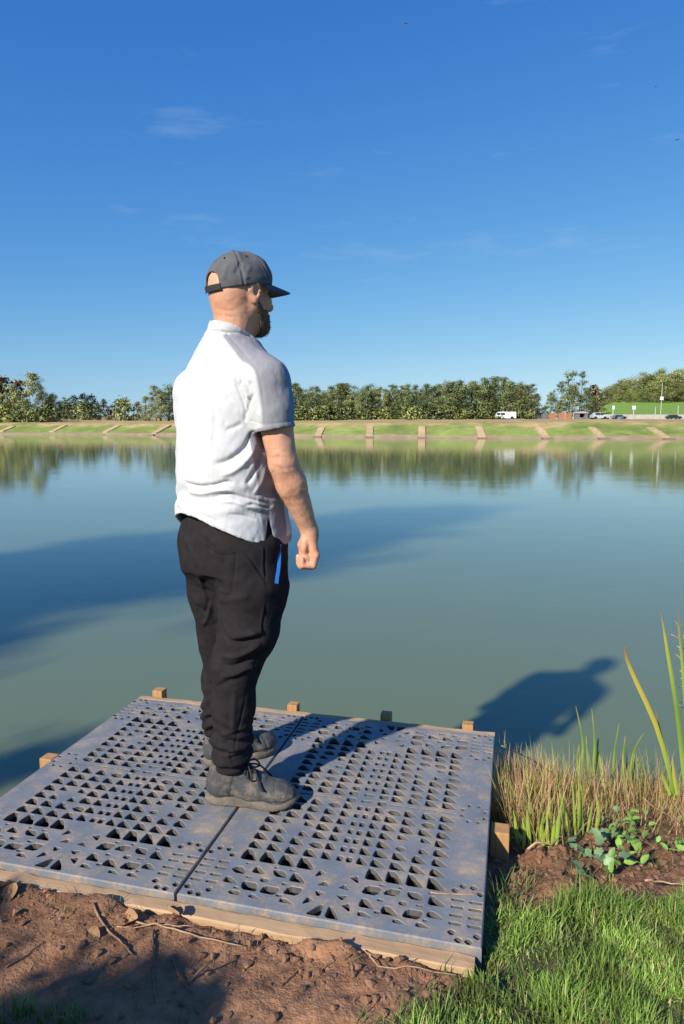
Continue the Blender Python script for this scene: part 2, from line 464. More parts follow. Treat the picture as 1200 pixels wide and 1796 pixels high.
def poly_round(cx, cy, pts):
    out = []
    n = len(pts)
    for i in range(n):
        a, b, c = np.array(pts[i - 1]), np.array(pts[i]), np.array(pts[(i + 1) % n])
        out += [b + (a - b) * 0.16, b + (c - b) * 0.16]
    return [(cx + p[0], cy + p[1]) for p in out]

def panel_holes():
    W, D = PANEL_W, PANEL_D
    H = []
    def both(x, y, f, mu=True, mv=True):
        """add f(cx, cy, sx, sy) at the mirrored places of one quarter"""
        for sx in ((1, -1) if mu else (1,)):
            for sy in ((1, -1) if mv else (1,)):
                H.append(f(x if sx > 0 else W - x, y if sy > 0 else D - y, sx, sy))
    cols = [0.133, 0.191, 0.249, 0.306]
    rows = [0.260, 0.306, 0.352, 0.398, 0.444, 0.490, 0.535]
    pads = [(0.222, 0.376), (0.222, 0.0), ]
    for cx in cols:
        both(cx, 0.210, lambda x, y, a, b: cell(x, y, 0.050, 0.050))
        for r in rows:
            w, h, dx, dy = 0.047, 0.0355, 0, 0
            d = math.hypot(cx - 0.220, r - 0.376)
            if d < 0.045:                       # cells cut back round a moulded disc
                w, h = 0.034, 0.025; dx = math.copysign(0.007, cx - 0.22); dy = math.copysign(0.005, r - 0.376)
            both(cx + dx, r + dy, lambda x, y, a, b, w=w, h=h: cell(x, y, w, h))
        both(cx, 0.573, lambda x, y, a, b: rrect(x, y, 0.044, 0.0075, 0.002), mv=False)
        both(cx, 0.614, lambda x, y, a, b: cell(x, y, 0.046, 0.036), mv=False)
    for r in rows:
        both(0.354, r, lambda x, y, a, b: cell(x, y, 0.033, 0.034))
        both(0.3935, r - 0.003, lambda x, y, a, b: rrect(x, y, 0.018, 0.024, 0.004))
    for r in (0.575, 0.617):
        both(0.354, r, lambda x, y, a, b: rrect(x, y, 0.032, 0.026, 0.006), mv=False)
        H.append(rrect(W / 2, r, 0.036, 0.015, 0.004))
    # star round the middle of each short side
    for px, py, tri in [(0.358, 0.176, [(-.014, -.016), (.016, .004), (-.006, .018)]), (0.377, 0.137, [(-.018, -.010), (.019, -.006), (.002, .013)]),
                        (0.377, 0.097, [(-.017, .010), (.016, .004), (-.004, -.014)]), (0.356, 0.061, [(-.014, -.017), (.014, .004), (-.006, .018)]),
                        (0.384, 0.031, [(-.024, -.020), (.018, -.020), (.016, .024), (.006, .022)])]:
        def f(x, y, a, b, tri=tri):
            t = [(p[0] * a, p[1] * b) for p in tri]
            if a * b < 0: t = t[::-1]
            return poly_round(x, y, t)
        both(px, py, f)
    # bursts between star and corner
    big = [(0.302, 0.143, .044, .036, -.3), (0.246, 0.148, .038, .028, -.5), (0.184, 0.148, .038, .028, .4), (0.124, 0.141, .044, .036, .3),
           (0.240, 0.076, .046, .032, .2), (0.180, 0.078, .046, .034, -.3), (0.122, 0.089, .044, .024, -.4), (0.303, 0.089, .042, .034, .3), (0.300, 0.046, .040, .016, .2), (0.150, 0.044, .036, .016, -.2), (0.210, 0.042, .034, .014, .1)]
    for x0, y0, w, h, s in big:
        both(x0, y0, lambda x, y, a, b, w=w, h=h, s=s: cell(x, y, w, h) if (x + y) % 0.02 < 0.012 else rrect(x, y, w, h, 0.007, skew=s * a * b))
    for x0, y0, w, h in [(0.277, 0.170, .016, .008), (0.272, 0.110, .016, .010), (0.166, 0.114, .018, .008), (0.272, 0.062, .016, .010), (0.146, 0.063, .012, .008),
                         (0.211, 0.112, .022, .016), (0.141, 0.170, .014, .008), (0.226, 0.172, .010, .008)]:
        both(x0, y0, lambda x, y, a, b, w=w, h=h: rrect(x, y, w, h))
    # slotted corner pockets and the rings half way down each long side
    for y0 in (0.070, 0.100, 0.132, 0.160):
        for x0 in (0.022, 0.070):
            both(x0, y0, lambda x, y, a, b: rrect(x, y, 0.033, 0.011, 0.003))
    for x0, y0 in [(0.080, 0.198), (0.060, 0.220), (0.031, 0.220), (0.012, 0.198), (0.077, 0.038), (0.013, 0.038), (0.033, 0.016), (0.058, 0.016)]:
        both(x0, y0, lambda x, y, a, b: rrect(x, y, 0.017, 0.017, 0.004, rot=0.6 * a * b))
    for k in range(8):
        t = 2 * math.pi * (k + 0.5) / 8
        both(0.051 + 0.040 * math.cos(t), D / 2 - 0.008 + 0.050 * math.sin(t), lambda x, y, a, b, t=t: poly_round(x, y, [(0.011 * math.cos(t * a + q + (0 if a > 0 else math.pi)), 0.011 * math.sin(t * a + q + (0 if a > 0 else math.pi))) for q in (0, 2.1, 4.2)]), mv=False)
    return H

def panel_mesh():
    W, D, DEPTH, CH = PANEL_W, PANEL_D, 0.018, 0.0016
    e = 0.003
    outer = [(e, e), (W - e, e), (W - e, D - e), (e, D - e)]
    holes = panel_holes()
    rs = random.Random(5)
    V2d, E = [], []
    def loop(pts):
        b = len(V2d); V2d.extend(Vector((float(p[0]), float(p[1]))) for p in pts); n = len(pts)
        E.extend((b + i, b + (i + 1) % n) for i in range(n)); return b, n
    o0 = loop(outer)
    loops = []
    for h in holes:
        c = np.mean(h, 0)
        h = np.array(h) + np.array([rs.uniform(-.0006, .0006), rs.uniform(-.0006, .0006)])
        area = 0.5 * sum(h[i][0] * h[(i + 1) % len(h)][1] - h[(i + 1) % len(h)][0] * h[i][1] for i in range(len(h)))
        if area < 0: h = h[::-1]
        r = np.linalg.norm(h - c, axis=1, keepdims=True)
        loops.append((loop(c + (h - c) * (1 + CH / r)), h))
    vo, eo, fo, ov, oe, of = delaunay_2d_cdt(V2d, E, [], 2, 1e-6)
    m = MB()
    # leave out the triangles that fill a hole
    cen = np.array([[sum(vo[i][0] for i in f) / 3, sum(vo[i][1] for i in f) / 3] for f in fo])
    fill = np.zeros(len(fo), bool)
    for (b, n), h in loops:
        poly = np.array([V2d[b + i][:] for i in range(n)]); lo_, hi_ = poly.min(0), poly.max(0)
        near = np.nonzero(((cen >= lo_) & (cen <= hi_)).all(1))[0]
        for i in near:
            x, y = cen[i]; ins = False
            for k in range(n):
                x0, y0 = poly[k - 1]; x1, y1 = poly[k]
                if (y0 > y) != (y1 > y) and x < (x1 - x0) * (y - y0) / (y1 - y0) + x0: ins = not ins
            fill[i] |= ins
    m.v = [(v.x, v.y, 0.0) for v in vo]; m.f = [tuple(f) for f, k in zip(fo, fill) if not k]
    inv = {}
    for i, src in enumerate(ov):
        for s in src: inv[s] = i
    nflat = len(m.f)
    for (b, n), h in loops:
        top = [inv[b + i] for i in range(n)]
        k = len(m.v); m.v += [(p[0], p[1], -CH) for p in h]
        k2 = len(m.v); c = np.mean(h, 0); m.v += [(*(c + (np.array(p) - c) * 0.97), -DEPTH) for p in h]
        rr_ = np.linalg.norm(h - c, axis=1, keepdims=True); ex = c + (h - c) * (1 + 0.0042 / rr_); k3 = len(m.v)
        m.v += [(*p, -DEPTH - 0.001) for p in ex] + [(*p, -0.058) for p in ex]  # added pocket under each hole, keeps sunlight out from below
        for i in range(n):
            j = (i + 1) % n
            m.f.append((top[j], top[i], k + i, k + j)); m.f.append((k + j, k + i, k2 + i, k2 + j))
            m.f.append((k2 + j, k2 + i, k3 + i, k3 + j)); m.f.append((k3 + j, k3 + i, k3 + n + i, k3 + n + j))
    ring = [(0, 0), (W, 0), (W, D), (0, D)]
    k = len(m.v); m.v += [(x, y, -0.003) for x, y in ring]; k2 = len(m.v); m.v += [(x, y, -0.0585) for x, y in ring]
    nwall = len(m.f)
    for i in range(4):
        j = (i + 1) % 4
        m.f.append((inv[o0[0] + i], k + i, k + j, inv[o0[0] + j])[::-1][::-1]); m.f.append((k + i, k2 + i, k2 + j, k + j))
    me = bpy.data.meshes.new('panel'); me.from_pydata(m.v, [], m.f); me.update()
    me.materials.append(M['plastic']); me.materials.append(M['plastic_wall']); me.materials.append(M['hole_shade'])
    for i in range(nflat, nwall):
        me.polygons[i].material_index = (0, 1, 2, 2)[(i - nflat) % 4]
    return me

plat = empty('fishing_platform', (O2[0], O2[1], 0), PA)
tag(plat, 'timber fishing platform decked with two dusty grey perforated plastic panels', 'platform')
pm = panel_mesh()
for k in (0, 1):
    o = obj('panel', pm, M['plastic'], plat, loc=(0.003 if k == 0 else -PANEL_W - 0.006, 0, 0 if k == 0 else -0.0015))
    o['label'] = ['right hand perforated plastic panel', 'left hand perforated plastic panel the man stands across'][k]
def rough_beam(name, x0, x1, y0, y1, z0, z1, mat_, axis_=0, seed=1):
    """sawn timber with uneven arrises and a slight wind"""
    n = 40; rs = np.random.default_rng(seed); V, Fq = [], []
    for i in range(n + 1):
        t = i / n
        if axis_ == 0: c = (x0 + (x1 - x0) * t, None, None)
        ring = []
        w = rs.uniform(-.0018, .0018, 8)
        bv = 0.004
        a0, a1 = (y0, y1) if axis_ == 0 else (x0, x1)
        for (p, q), d in zip([(a0 + bv, z0), (a1 - bv, z0), (a1, z0 + bv), (a1, z1 - bv), (a1 - bv, z1), (a0 + bv, z1), (a0, z1 - bv), (a0, z0 + bv)], w):
            s = x0 + (x1 - x0) * t if axis_ == 0 else y0 + (y1 - y0) * t
            ring.append((s, p + d, q + d * 0.7) if axis_ == 0 else (p + d, s, q + d * 0.7))
        V += ring
    for i in range(n):
        for k in range(8):
            Fq.append((i * 8 + k, i * 8 + (k + 1) % 8, i * 8 + 8 + (k + 1) % 8, i * 8 + 8 + k))
    Fq += [tuple(range(8)), tuple(n * 8 + k for k in range(7, -1, -1))]
    return MB().add(V, Fq).build(name, mat_, plat)
L0, R0 = -PANEL_W - 0.006, PANEL_W + 0.003
rough_beam('front_beam', L0 - 0.01, R0 - 0.015, -0.052, -0.004, -0.125, -0.017, M['timber'], 0, 2)
rough_beam('back_beam', L0, R0, PANEL_D + 0.004, PANEL_D + 0.046, -0.125, -0.006, M['timber'], 0, 3)
for x in (L0 + 0.004, -0.025, R0 - 0.052):
    rough_beam('side_beam', x, x + 0.046, 0.0, PANEL_D, -0.16, -0.0595, M['timber'], 1, 4)
rough_beam('cross_beam', L0 + 0.06, R0 - 0.06, PANEL_D / 2, PANEL_D / 2 + 0.045, -0.2105, -0.1605, M['timber'], 0, 5)
def post(u, v, top, w=0.05, mt='post', rz=0.0):
    m = MB().box(-w / 2, w / 2, -w / 2, w / 2, -1.0, top, 0.004)
    o = m.build('post', M[mt], plat, loc=(u, v, 0), rot=(0, 0, rz))
    return o
post(-0.745, PANEL_D + 0.074, 0.020); post(-0.075, PANEL_D + 0.074, 0.018, 0.046); post(0.352, PANEL_D + 0.074, 0.018, 0.046); post(0.705, PANEL_D + 0.074, 0.010, 0.046)
post(L0 - 0.030, 0.600, -0.004, 0.052); post(R0 + 0.034, 0.575, -0.028, 0.060)
# ------------------------------------------------------------------ solid modelling on a grid (smooth unions, meshed by surface nets)
class Field:
    def __init__(s, lo, hi, h):
        s.lo = np.array(lo, float); s.h = h
        s.n = np.ceil((np.array(hi) - s.lo) / h).astype(int) + 1
        s.d = np.full(s.n, 0.2, dtype=np.float32)
        s.ax = [s.lo[i] + h * np.arange(s.n[i]) for i in range(3)]
    def _win(s, lo, hi):
        a = np.clip(np.floor((np.array(lo) - s.lo) / s.h).astype(int), 0, s.n - 1)
        b = np.clip(np.ceil((np.array(hi) - s.lo) / s.h).astype(int) + 1, 1, s.n)
        sl = tuple(slice(int(a[i]), int(max(b[i], a[i] + 1))) for i in range(3))
        x, y, z = (s.ax[i][sl[i]].astype(np.float32) for i in range(3))
        return sl, x[:, None, None], y[None, :, None], z[None, None, :]
    def apply(s, fn, lo, hi, k=0.01, op='add', pad=0.03):
        sl, x, y, z = s._win(np.array(lo) - pad - k, np.array(hi) + pad + k)
        p = fn(x, y, z); a = s.d[sl]
        if op == 'add':
            h = np.maximum(k - np.abs(a - p), 0) / k
            s.d[sl] = np.minimum(a, p) - h * h * k / 4
        elif op == 'cut':
            p = -p; h = np.maximum(k - np.abs(a - p), 0) / k
            s.d[sl] = np.maximum(a, p) + h * h * k / 4
        else:
            h = np.maximum(k - np.abs(a - p), 0) / k
            s.d[sl] = np.maximum(a, p) + h * h * k / 4
    def cone(s, a, b, r1, r2=None, k=0.01, op='add'):
        r2 = r1 if r2 is None else r2
        a, b = np.array(a, float), np.array(b, float); ba = b - a; L = float(ba @ ba) + 1e-12
        def fn(x, y, z):
            t = np.clip(((x - a[0]) * ba[0] + (y - a[1]) * ba[1] + (z - a[2]) * ba[2]) / L, 0, 1)
            return np.sqrt((x - a[0] - t * ba[0]) ** 2 + (y - a[1] - t * ba[1]) ** 2 + (z - a[2] - t * ba[2]) ** 2) - (r1 + (r2 - r1) * t)
        r = max(r1, r2)
        s.apply(fn, np.minimum(a, b) - r, np.maximum(a, b) + r, k, op)
    def chain(s, pts, rad, k=0.01, op='add'):
        for i in range(len(pts) - 1): s.cone(pts[i], pts[i + 1], rad[i], rad[i + 1], k, op)
    def ell(s, c, ax, r, k=0.01, op='add'):
        """ellipsoid; ax = three unit axes (rows)"""
        c = np.array(c, float); ax = np.array(ax, float); r = np.array(r, float)
        def fn(x, y, z):
            q = [((x - c[0]) * ax[i][0] + (y - c[1]) * ax[i][1] + (z - c[2]) * ax[i][2]) for i in range(3)]
            k0 = np.sqrt(sum((q[i] / r[i]) ** 2 for i in range(3))); k1 = np.sqrt(sum((q[i] / r[i] ** 2) ** 2 for i in range(3))) + 1e-6
            return k0 * (k0 - 1) / k1
        m = r.max(); s.apply(fn, c - m, c + m, k, op)
    def loft(s, rows, k=0.02, n=2.3, op='add'):
        """rows: z, cx, cy, half width, half depth, facing angle"""
        T = np.array(sorted(rows)); zt = T[:, 0]
        zz = np.linspace(zt[0], zt[-1], 200)
        def sm(c):
            v = np.interp(zz, zt, c); kk = np.ones(9) / 9
            return np.convolve(np.pad(v, 4, mode='edge'), kk, 'valid')
        C = [sm(T[:, i]) for i in range(1, 6)]
        def fn(x, y, z):
            g = [np.interp(z, zz, c).astype(np.float32) for c in C]
            ca, sa = np.cos(g[4]), np.sin(g[4]); dx, dy = x - g[0], y - g[1]
            f = dx * ca + dy * sa; r = dx * sa - dy * ca
            q = (np.abs(r / g[2]) ** n + np.abs(f / g[3]) ** n) ** (1 / n)
            d = (q - 1) * np.minimum(g[2], g[3])
            e = np.maximum(z - zt[-1], zt[0] - z)
            return np.maximum(d, e)
        m = max(T[:, 3].max(), T[:, 4].max()) + 0.02
        s.apply(fn, [T[:, 1].min() - m, T[:, 2].min() - m, zt[0]], [T[:, 1].max() + m, T[:, 2].max() + m, zt[-1]], k, op)
    def sample(s, P):
        q = (np.asarray(P, float) - s.lo) / s.h; i = np.clip(np.floor(q).astype(int), 0, s.n - 2); f = np.clip(q - i, 0, 1)
        out = 0
        for a in (0, 1):
            for b in (0, 1):
                for c in (0, 1):
                    w = (f[..., 0] if a else 1 - f[..., 0]) * (f[..., 1] if b else 1 - f[..., 1]) * (f[..., 2] if c else 1 - f[..., 2])
                    out = out + w * s.d[i[..., 0] + a, i[..., 1] + b, i[..., 2] + c]
        return out
    def seen(s, px, py, y0=1.7, y1=2.9):
        """surface point met by the line of sight through a pixel (None when it misses)"""
        ts = np.arange(y0, y1, 0.003); d = ray(px, py)
        P = np.array([0, 0, CAM_H]) + d[None] * (ts / d[1])[:, None]
        ok = np.all((P >= s.lo) & (P <= s.lo + s.h * (s.n - 1)), 1)
        v = np.where(ok, s.sample(P), 1.0)
        w = np.nonzero(v < 0)[0]
        return P[w[0]] if len(w) else None
    def mesh(s, name):
        """returns verts, quads"""
        d = s.d; sg = d < 0
        n = s.n
        c = np.zeros(n - 1, dtype=np.uint8)
        for a in (0, 1):
            for b in (0, 1):
                for e in (0, 1):
                    c += sg[a:n[0] - 1 + a, b:n[1] - 1 + b, e:n[2] - 1 + e]
        act = np.argwhere((c > 0) & (c < 8))
        num = np.full(n - 1, -1, dtype=np.int64); num[act[:, 0], act[:, 1], act[:, 2]] = np.arange(len(act))
        sumv = np.zeros((len(act), 3)); cnt = np.zeros(len(act))
        corners = [(a, b, e) for a in (0, 1) for b in (0, 1) for e in (0, 1)]
        val = {q: d[act[:, 0] + q[0], act[:, 1] + q[1], act[:, 2] + q[2]].astype(float) for q in corners}
        for q in corners:
            for ax in range(3):
                if q[ax] == 0:
                    q2 = list(q); q2[ax] = 1; q2 = tuple(q2)
                    v0, v1 = val[q], val[q2]; m = (v0 < 0) != (v1 < 0)
                    t = np.where(m, v0 / np.where(m, v0 - v1, 1), 0)
                    p = np.tile(np.array(q, float), (len(act), 1)); p[:, ax] = t
                    sumv += p * m[:, None]; cnt += m
        V = s.lo + (act + sumv / cnt[:, None]) * s.h
        Fs = []
        for ax in range(3):
            b, e = [(1, 2), (2, 0), (0, 1)][ax]
            lo_ = [slice(None)] * 3; hi_ = [slice(None)] * 3
            lo_[ax] = slice(0, n[ax] - 1); hi_[ax] = slice(1, n[ax])
            s0, s1 = sg[tuple(lo_)], sg[tuple(hi_)]
            E = np.argwhere(s0 != s1)
            E = E[(E[:, b] > 0) & (E[:, e] > 0) & (E[:, b] < n[b] - 1) & (E[:, e] < n[e] - 1)]
            flip = s0[E[:, 0], E[:, 1], E[:, 2]]
            def cell(db, de):
                q = E.copy(); q[:, b] -= db; q[:, e] -= de
                return num[q[:, 0], q[:, 1], q[:, 2]]
            quad = np.stack([cell(1, 1), cell(0, 1), cell(0, 0), cell(1, 0)], 1)
            quad[~flip] = quad[~flip][:, ::-1]
            Fs.append(quad)
        Fq = np.concatenate(Fs); Fq = Fq[(Fq >= 0).all(1)]
        return V, Fq

def normals(V, Fq):
    a = V[Fq[:, 2]] - V[Fq[:, 0]]; b = V[Fq[:, 3]] - V[Fq[:, 1]]
    fn = np.cross(a, b); N = np.zeros_like(V)
    for i in range(4): np.add.at(N, Fq[:, i], fn)
    return N / (np.linalg.norm(N, axis=1, keepdims=True) + 1e-12)

def relax(V, Fq, it=2, lam=0.5):
    for _ in range(it):
        S = np.zeros_like(V); c = np.zeros(len(V))
        for i in range(4):
            j = (i + 1) % 4
            np.add.at(S, Fq[:, i], V[Fq[:, j]]); np.add.at(c, Fq[:, i], 1)
            np.add.at(S, Fq[:, j], V[Fq[:, i]]); np.add.at(c, Fq[:, j], 1)
        V = V + lam * (S / np.maximum(c, 1)[:, None] - V)
    return V

def line_dist(V, pts):
    best = np.full(len(V), 9.0); par = np.zeros(len(V)); n = len(pts) - 1
    for i in range(n):
        a, b = pts[i], pts[i + 1]; ba = b - a; L = float(ba @ ba) + 1e-12
        t = np.clip((V - a) @ ba / L, 0, 1); dd = np.linalg.norm(V - a - t[:, None] * ba, axis=1)
        m = dd < best; best[m] = dd[m]; par[m] = (i + t[m]) / n
    return best, par

def crease(V, N, field, lines):
    """folds and seams: (pixel polyline on the photograph, height, half width, taper) laid on the solid's surface"""
    D = np.zeros(len(V))
    for px, amp, wid, taper in lines:
        pts = [field.seen(*q) for q in px]; pts = [p for p in pts if p is not None]
        if len(pts) < 2: continue
        if len(pts) > 2: pts = smooth_line(pts, 6 * len(pts))
        dd, t = line_dist(V, pts)
        w = np.exp(-(dd / wid) ** 2)
        if taper: w = w * np.clip(4 * t * (1 - t) * 1.6, 0, 1) ** 0.7
        D += amp * w
    return D

# ------------------------------------------------------------------ the man
TH = R(45)                                    # the way his chest faces
CF, CR = np.array([math.cos(TH), math.sin(TH), 0]), np.array([math.sin(TH), -math.cos(TH), 0])
CT = np.array([-0.362, 2.27, 0.0])
def mir(p):
    p = np.array(p, float); return p - 2 * float((p - CT) @ CR) * CR
HTH = R(40)
HF, HR, UP = np.array([math.cos(HTH), math.sin(HTH), 0]), np.array([math.sin(HTH), -math.cos(HTH), 0]), np.array([0, 0, 1.0])
HC = np.array([-0.330, 2.255, 1.688])
def hp(f, r, u): return HC + HF * f + HR * r + UP * u

M['skin'] = mat('sunburnt skin', (0.64, 0.355, 0.23), (0.57, 0.27, 0.165), 0.55, 22, 5, 0.35, 0.65, bump=0.25, bscale=260, bdist=0.002, spec=0.35,
                c3=(0.55, 0.28, 0.17), s3=70, lo3=0.55, hi3=0.75)
M['beard'] = mat('brown beard', (0.25, 0.135, 0.07), (0.085, 0.045, 0.026), 0.85, 150, bump=0.8, bscale=320, bdist=0.004)
M['arm_hair'] = mat('fair arm hair', (0.30, 0.17, 0.09), rough=0.7)
M['shirt'] = mat('pique cotton', (1, 1, 1), (0.965, 0.965, 0.97), 0.85, 60, attr=True, bump=0.22, bscale=520, bdist=0.0015, spec=0.2)
M['trouser'] = mat('charcoal jersey', (0.027, 0.0238, 0.0255), (0.021, 0.0185, 0.020), 0.95, 40, bump=0.3, bscale=600, bdist=0.0015, spec=0.04)
M['cap'] = mat('charcoal cap cotton', (0.125, 0.127, 0.134), (0.098, 0.10, 0.108), 0.9, 25, bump=0.35, bscale=480, bdist=0.0015, spec=0.15)
M['cap_dark'] = mat('cap webbing', (0.022, 0.023, 0.026), rough=0.8)
M['zip'] = mat('blue zip tape', (0.02, 0.16, 0.55), rough=0.5)
M['shoe'] = mat('dusty nubuck', (0.058, 0.058, 0.058), (0.034, 0.041, 0.047), 0.85, 18, 5, bump=0.3, bscale=160, bdist=0.002, c3=(0.26, 0.205, 0.155), s3=22, lo3=0.48, hi3=0.74, d3=12, r3=0.75)
M['sole'] = mat('muddy rubber sole', (0.20, 0.165, 0.128), (0.10, 0.085, 0.07), 0.9, 18, bump=0.4, bscale=90)
M['lace'] = mat('black lace', (0.018, 0.018, 0.02), rough=0.8)
M['eye'] = mat('eye', (0.7, 0.68, 0.65), rough=0.2)

person = empty('person', (-0.38, 2.30, 0.0))
tag(person, 'man in grey cap, white polo shirt and dark trousers standing on the platform', 'person')
PL = np.array(person.location)
def child(name, V, Fq, m, parent=None, smooth=True, col=None):
    """mesh given in world coordinates, under the person"""
    me = mesh_np(name, np.asarray(V) - PL, Fq, smooth, col)
    return obj(name, me, m, parent or person)
def mb_child(mb, name, m, parent=None, smooth=False):
    mb.v = [tuple(np.array(p) - PL) for p in mb.v]
    return mb.build(name, m, parent or person, smooth)

SHR = np.array([-0.228, 2.130, 1.410])
SHL_DROP = np.array([-0.008, 0.010, -0.020]); ELR = np.array([-0.182, 2.112, 1.150]); WRR = np.array([-0.106, 2.182, 0.930])

def arm(f, S, E, W, grow=0.0, k=0.012, upto=None):
    d1, d2 = E - S, W - E
    f.cone(S, S + d1 * 0.5, 0.058, 0.053, k); f.cone(S + d1 * 0.5, E, 0.053, 0.043, k)
    f.cone(E, E + d2 * 0.3, 0.045, 0.047, k); f.cone(E + d2 * 0.3, W, 0.047, 0.028, k)

# --- body: head, neck, trunk, arms and hands in one surface
bf = Field((-0.72, 1.98, 0.76), (0.02, 2.68, 1.83), 0.0033)
bf.loft([(0.78, -0.36, 2.28, .15, .12, R(40)), (1.0, -0.368, 2.275, .16, .13, R(42)), (1.2, -0.368, 2.272, .165, .12, TH), (1.38, -0.364, 2.266, .17, .105, TH), (1.48, -0.362, 2.262, .12, .075, TH)], 0.02)
bf.chain([CT + [0.0, -0.01, 1.46], hp(-0.014, 0, -0.085), hp(-0.012, 0, -0.03)], [0.074, 0.059, 0.060], 0.03)
# skull, face
AX = np.array([HF, HR, UP])
bf.ell(hp(-0.003, 0, 0.030), AX, (0.093, 0.077, 0.088), 0.03)
bf.ell(hp(-0.030, 0, -0.012), AX, (0.060, 0.066, 0.070), 0.04)
bf.ell(hp(0.030, 0, -0.040), AX, (0.066, 0.064, 0.080), 0.03)
bf.ell(hp(0.048, 0, -0.088), AX, (0.046, 0.048, 0.034), 0.025)        # jaw
bf.cone(hp(0.080, 0, -0.106), hp(0.078, 0, -0.096), 0.021, 0.021, 0.02)  # chin
for s in (-1, 1):
    bf.cone(hp(0.015, s * 0.056, -0.055), hp(0.066, s * 0.030, -0.104), 0.020, 0.019, 0.02)   # jaw line
    bf.ell(hp(0.070, s * 0.036, -0.026), AX, (0.028, 0.026, 0.020), 0.02)                      # cheek
    bf.cone(hp(0.080, s * 0.014, 0.020), hp(0.066, s * 0.048, 0.018), 0.015, 0.013, 0.015)     # brow
    bf.ell(hp(0.093, s * 0.031, 0.000), AX, (0.016, 0.017, 0.011), 0.012, 'cut')               # eye socket
    # ear
    EA = np.array([HF * 0.9 + HR * s * 0.42, -HF * 0.42 * s + HR * 0.9, UP]); EA[2] = UP + HF * -0.12
    EA = np.array([v / np.linalg.norm(v) for v in EA])
    ec = hp(0.004, s * 0.082, -0.006)
    bf.ell(ec, EA, (0.021, 0.0095, 0.036), 0.008)
    bf.ell(ec + HR * s * 0.008 + HF * 0.006, EA, (0.010, 0.007, 0.018), 0.006, 'cut')
    bf.cone(ec + EA[0] * -0.010 + UP * 0.024 + HR * s * 0.004, ec + EA[0] * -0.015 + HR * s * 0.006, 0.006, 0.0055, 0.006)
    bf.cone(ec + UP * -0.026 + HF * 0.004, ec + UP * -0.031 + HF * 0.005, 0.008, 0.007, 0.008)
bf.chain([hp(0.088, 0, 0.012), hp(0.104, 0, -0.014), hp(0.116, 0, -0.034)], [0.010, 0.0115, 0.0145], 0.012)     # nose
for s in (-1, 1): bf.ell(hp(0.104, s * 0.012, -0.037), AX, (0.012, 0.009, 0.009), 0.008)
bf.cone(hp(0.095, -0.018, -0.066), hp(0.095, 0.018, -0.066), 0.007, 0.007, 0.008)   # lips
bf.cone(hp(0.092, -0.016, -0.078), hp(0.092, 0.016, -0.078), 0.0075, 0.0075, 0.008)

FWD, SIDE = np.array([0.96, 0.27, 0.0]), np.array([0.27, -0.96, 0.0])     # the fist: back of the hand forward, little finger towards us
def hand(f, W, mirror=False):
    q = (lambda p: mir(p)) if mirror else (lambda p: np.array(p))
    def L(a, b, c): return q(W + FWD * a + SIDE * b + UP * c)       # forward, outwards, up
    f.chain([q(W), L(0.004, 0.0, -0.02)], [0.027, 0.028], 0.012)
    for b in (-0.026, -0.009, 0.009, 0.026):
        f.cone(L(0.000, b * 0.55, -0.012), L(0.013, b * 1.05, -0.078), 0.016, 0.0135, 0.012)
    for i, (b, ln) in enumerate([(0.030, 0.80), (0.010, 0.97), (-0.011, 1.0), (-0.032, 0.93)]):     # little .. index
        k1 = L(0.015, b, -0.080 + 0.004 * (i == 0)); k2 = L(0.006, b, -0.080 - 0.040 * ln)
        k3 = L(-0.025 - 0.004 * ln, b * 0.95, -0.080 - 0.036 * ln); k4 = L(-0.030, b * 0.9, -0.080 - 0.010)
        f.chain([k1, k2], [0.0120, 0.0105], 0.004)
        f.chain([k2, k3], [0.0108, 0.0098], 0.0015)
        f.chain([k3, k4], [0.0098, 0.0088], 0.0015)
    f.chain([L(-0.006, -0.026, -0.024), L(-0.016, -0.046, -0.055)], [0.016, 0.0135], 0.010)         # thumb
    f.chain([L(-0.016, -0.046, -0.055), L(-0.012, -0.050, -0.088), L(0.004, -0.038, -0.108)], [0.0125, 0.0115, 0.0095], 0.003)
    f.ell(L(-0.008, 0.0, -0.090), np.eye(3), (0.021, 0.030, 0.024), 0.006)
    f.ell(L(-0.020, 0.012, -0.048), np.array([FWD, SIDE, UP]) if not mirror else np.array([q(W + FWD) - q(W), q(W + SIDE) - q(W), UP]), (0.013, 0.020, 0.032), 0.010)   # heel of the hand
arm(bf, SHR, ELR, WRR); hand(bf, WRR)
arm(bf, mir(SHR) + SHL_DROP, mir(ELR), mir(WRR)); hand(bf, WRR, True)
bv, bq = bf.mesh('body')
bv = relax(bv, bq, 1, 0.35)
bn = normals(bv, bq)
bv = bv + bn * (0.0007 * fbm(bv, 60, 2))[:, None]
# creases at the back of the neck and the elbow
bd = crease(bv, bn, bf, [([(380, 540), (400, 545), (425, 543)], -0.0012, 0.004, True), ([(382, 552), (405, 556), (428, 556)], -0.0012, 0.004, True),
                         ([(478, 815), (500, 822), (520, 816)], -0.0015, 0.006, True), ([(470, 800), (490, 795), (512, 800)], 0.002, 0.010, True)])
bv = bv + bn * bd[:, None]
body = child('body', bv, bq, M['skin'])
# eyes and eyebrows
for s in (-1, 1):
    bm = bmesh.new(); bmesh.ops.create_uvsphere(bm, u_segments=14, v_segments=10, radius=0.0118)
    for v in bm.verts: v.co = v.co + Vector(hp(0.0755, s * 0.031, 0.000) - PL)
    me = bpy.data.meshes.new('eye'); bm.to_mesh(me); bm.free(); obj('eye', me, M['eye'], body)
    bb = MB(); bb.tube(smooth_line([hp(0.098, s * 0.014, 0.017), hp(0.094, s * 0.030, 0.022), hp(0.080, s * 0.048, 0.016)], 10), 0.0035, 6)
    mb_child(bb, 'eyebrow', M['beard'], body, True)
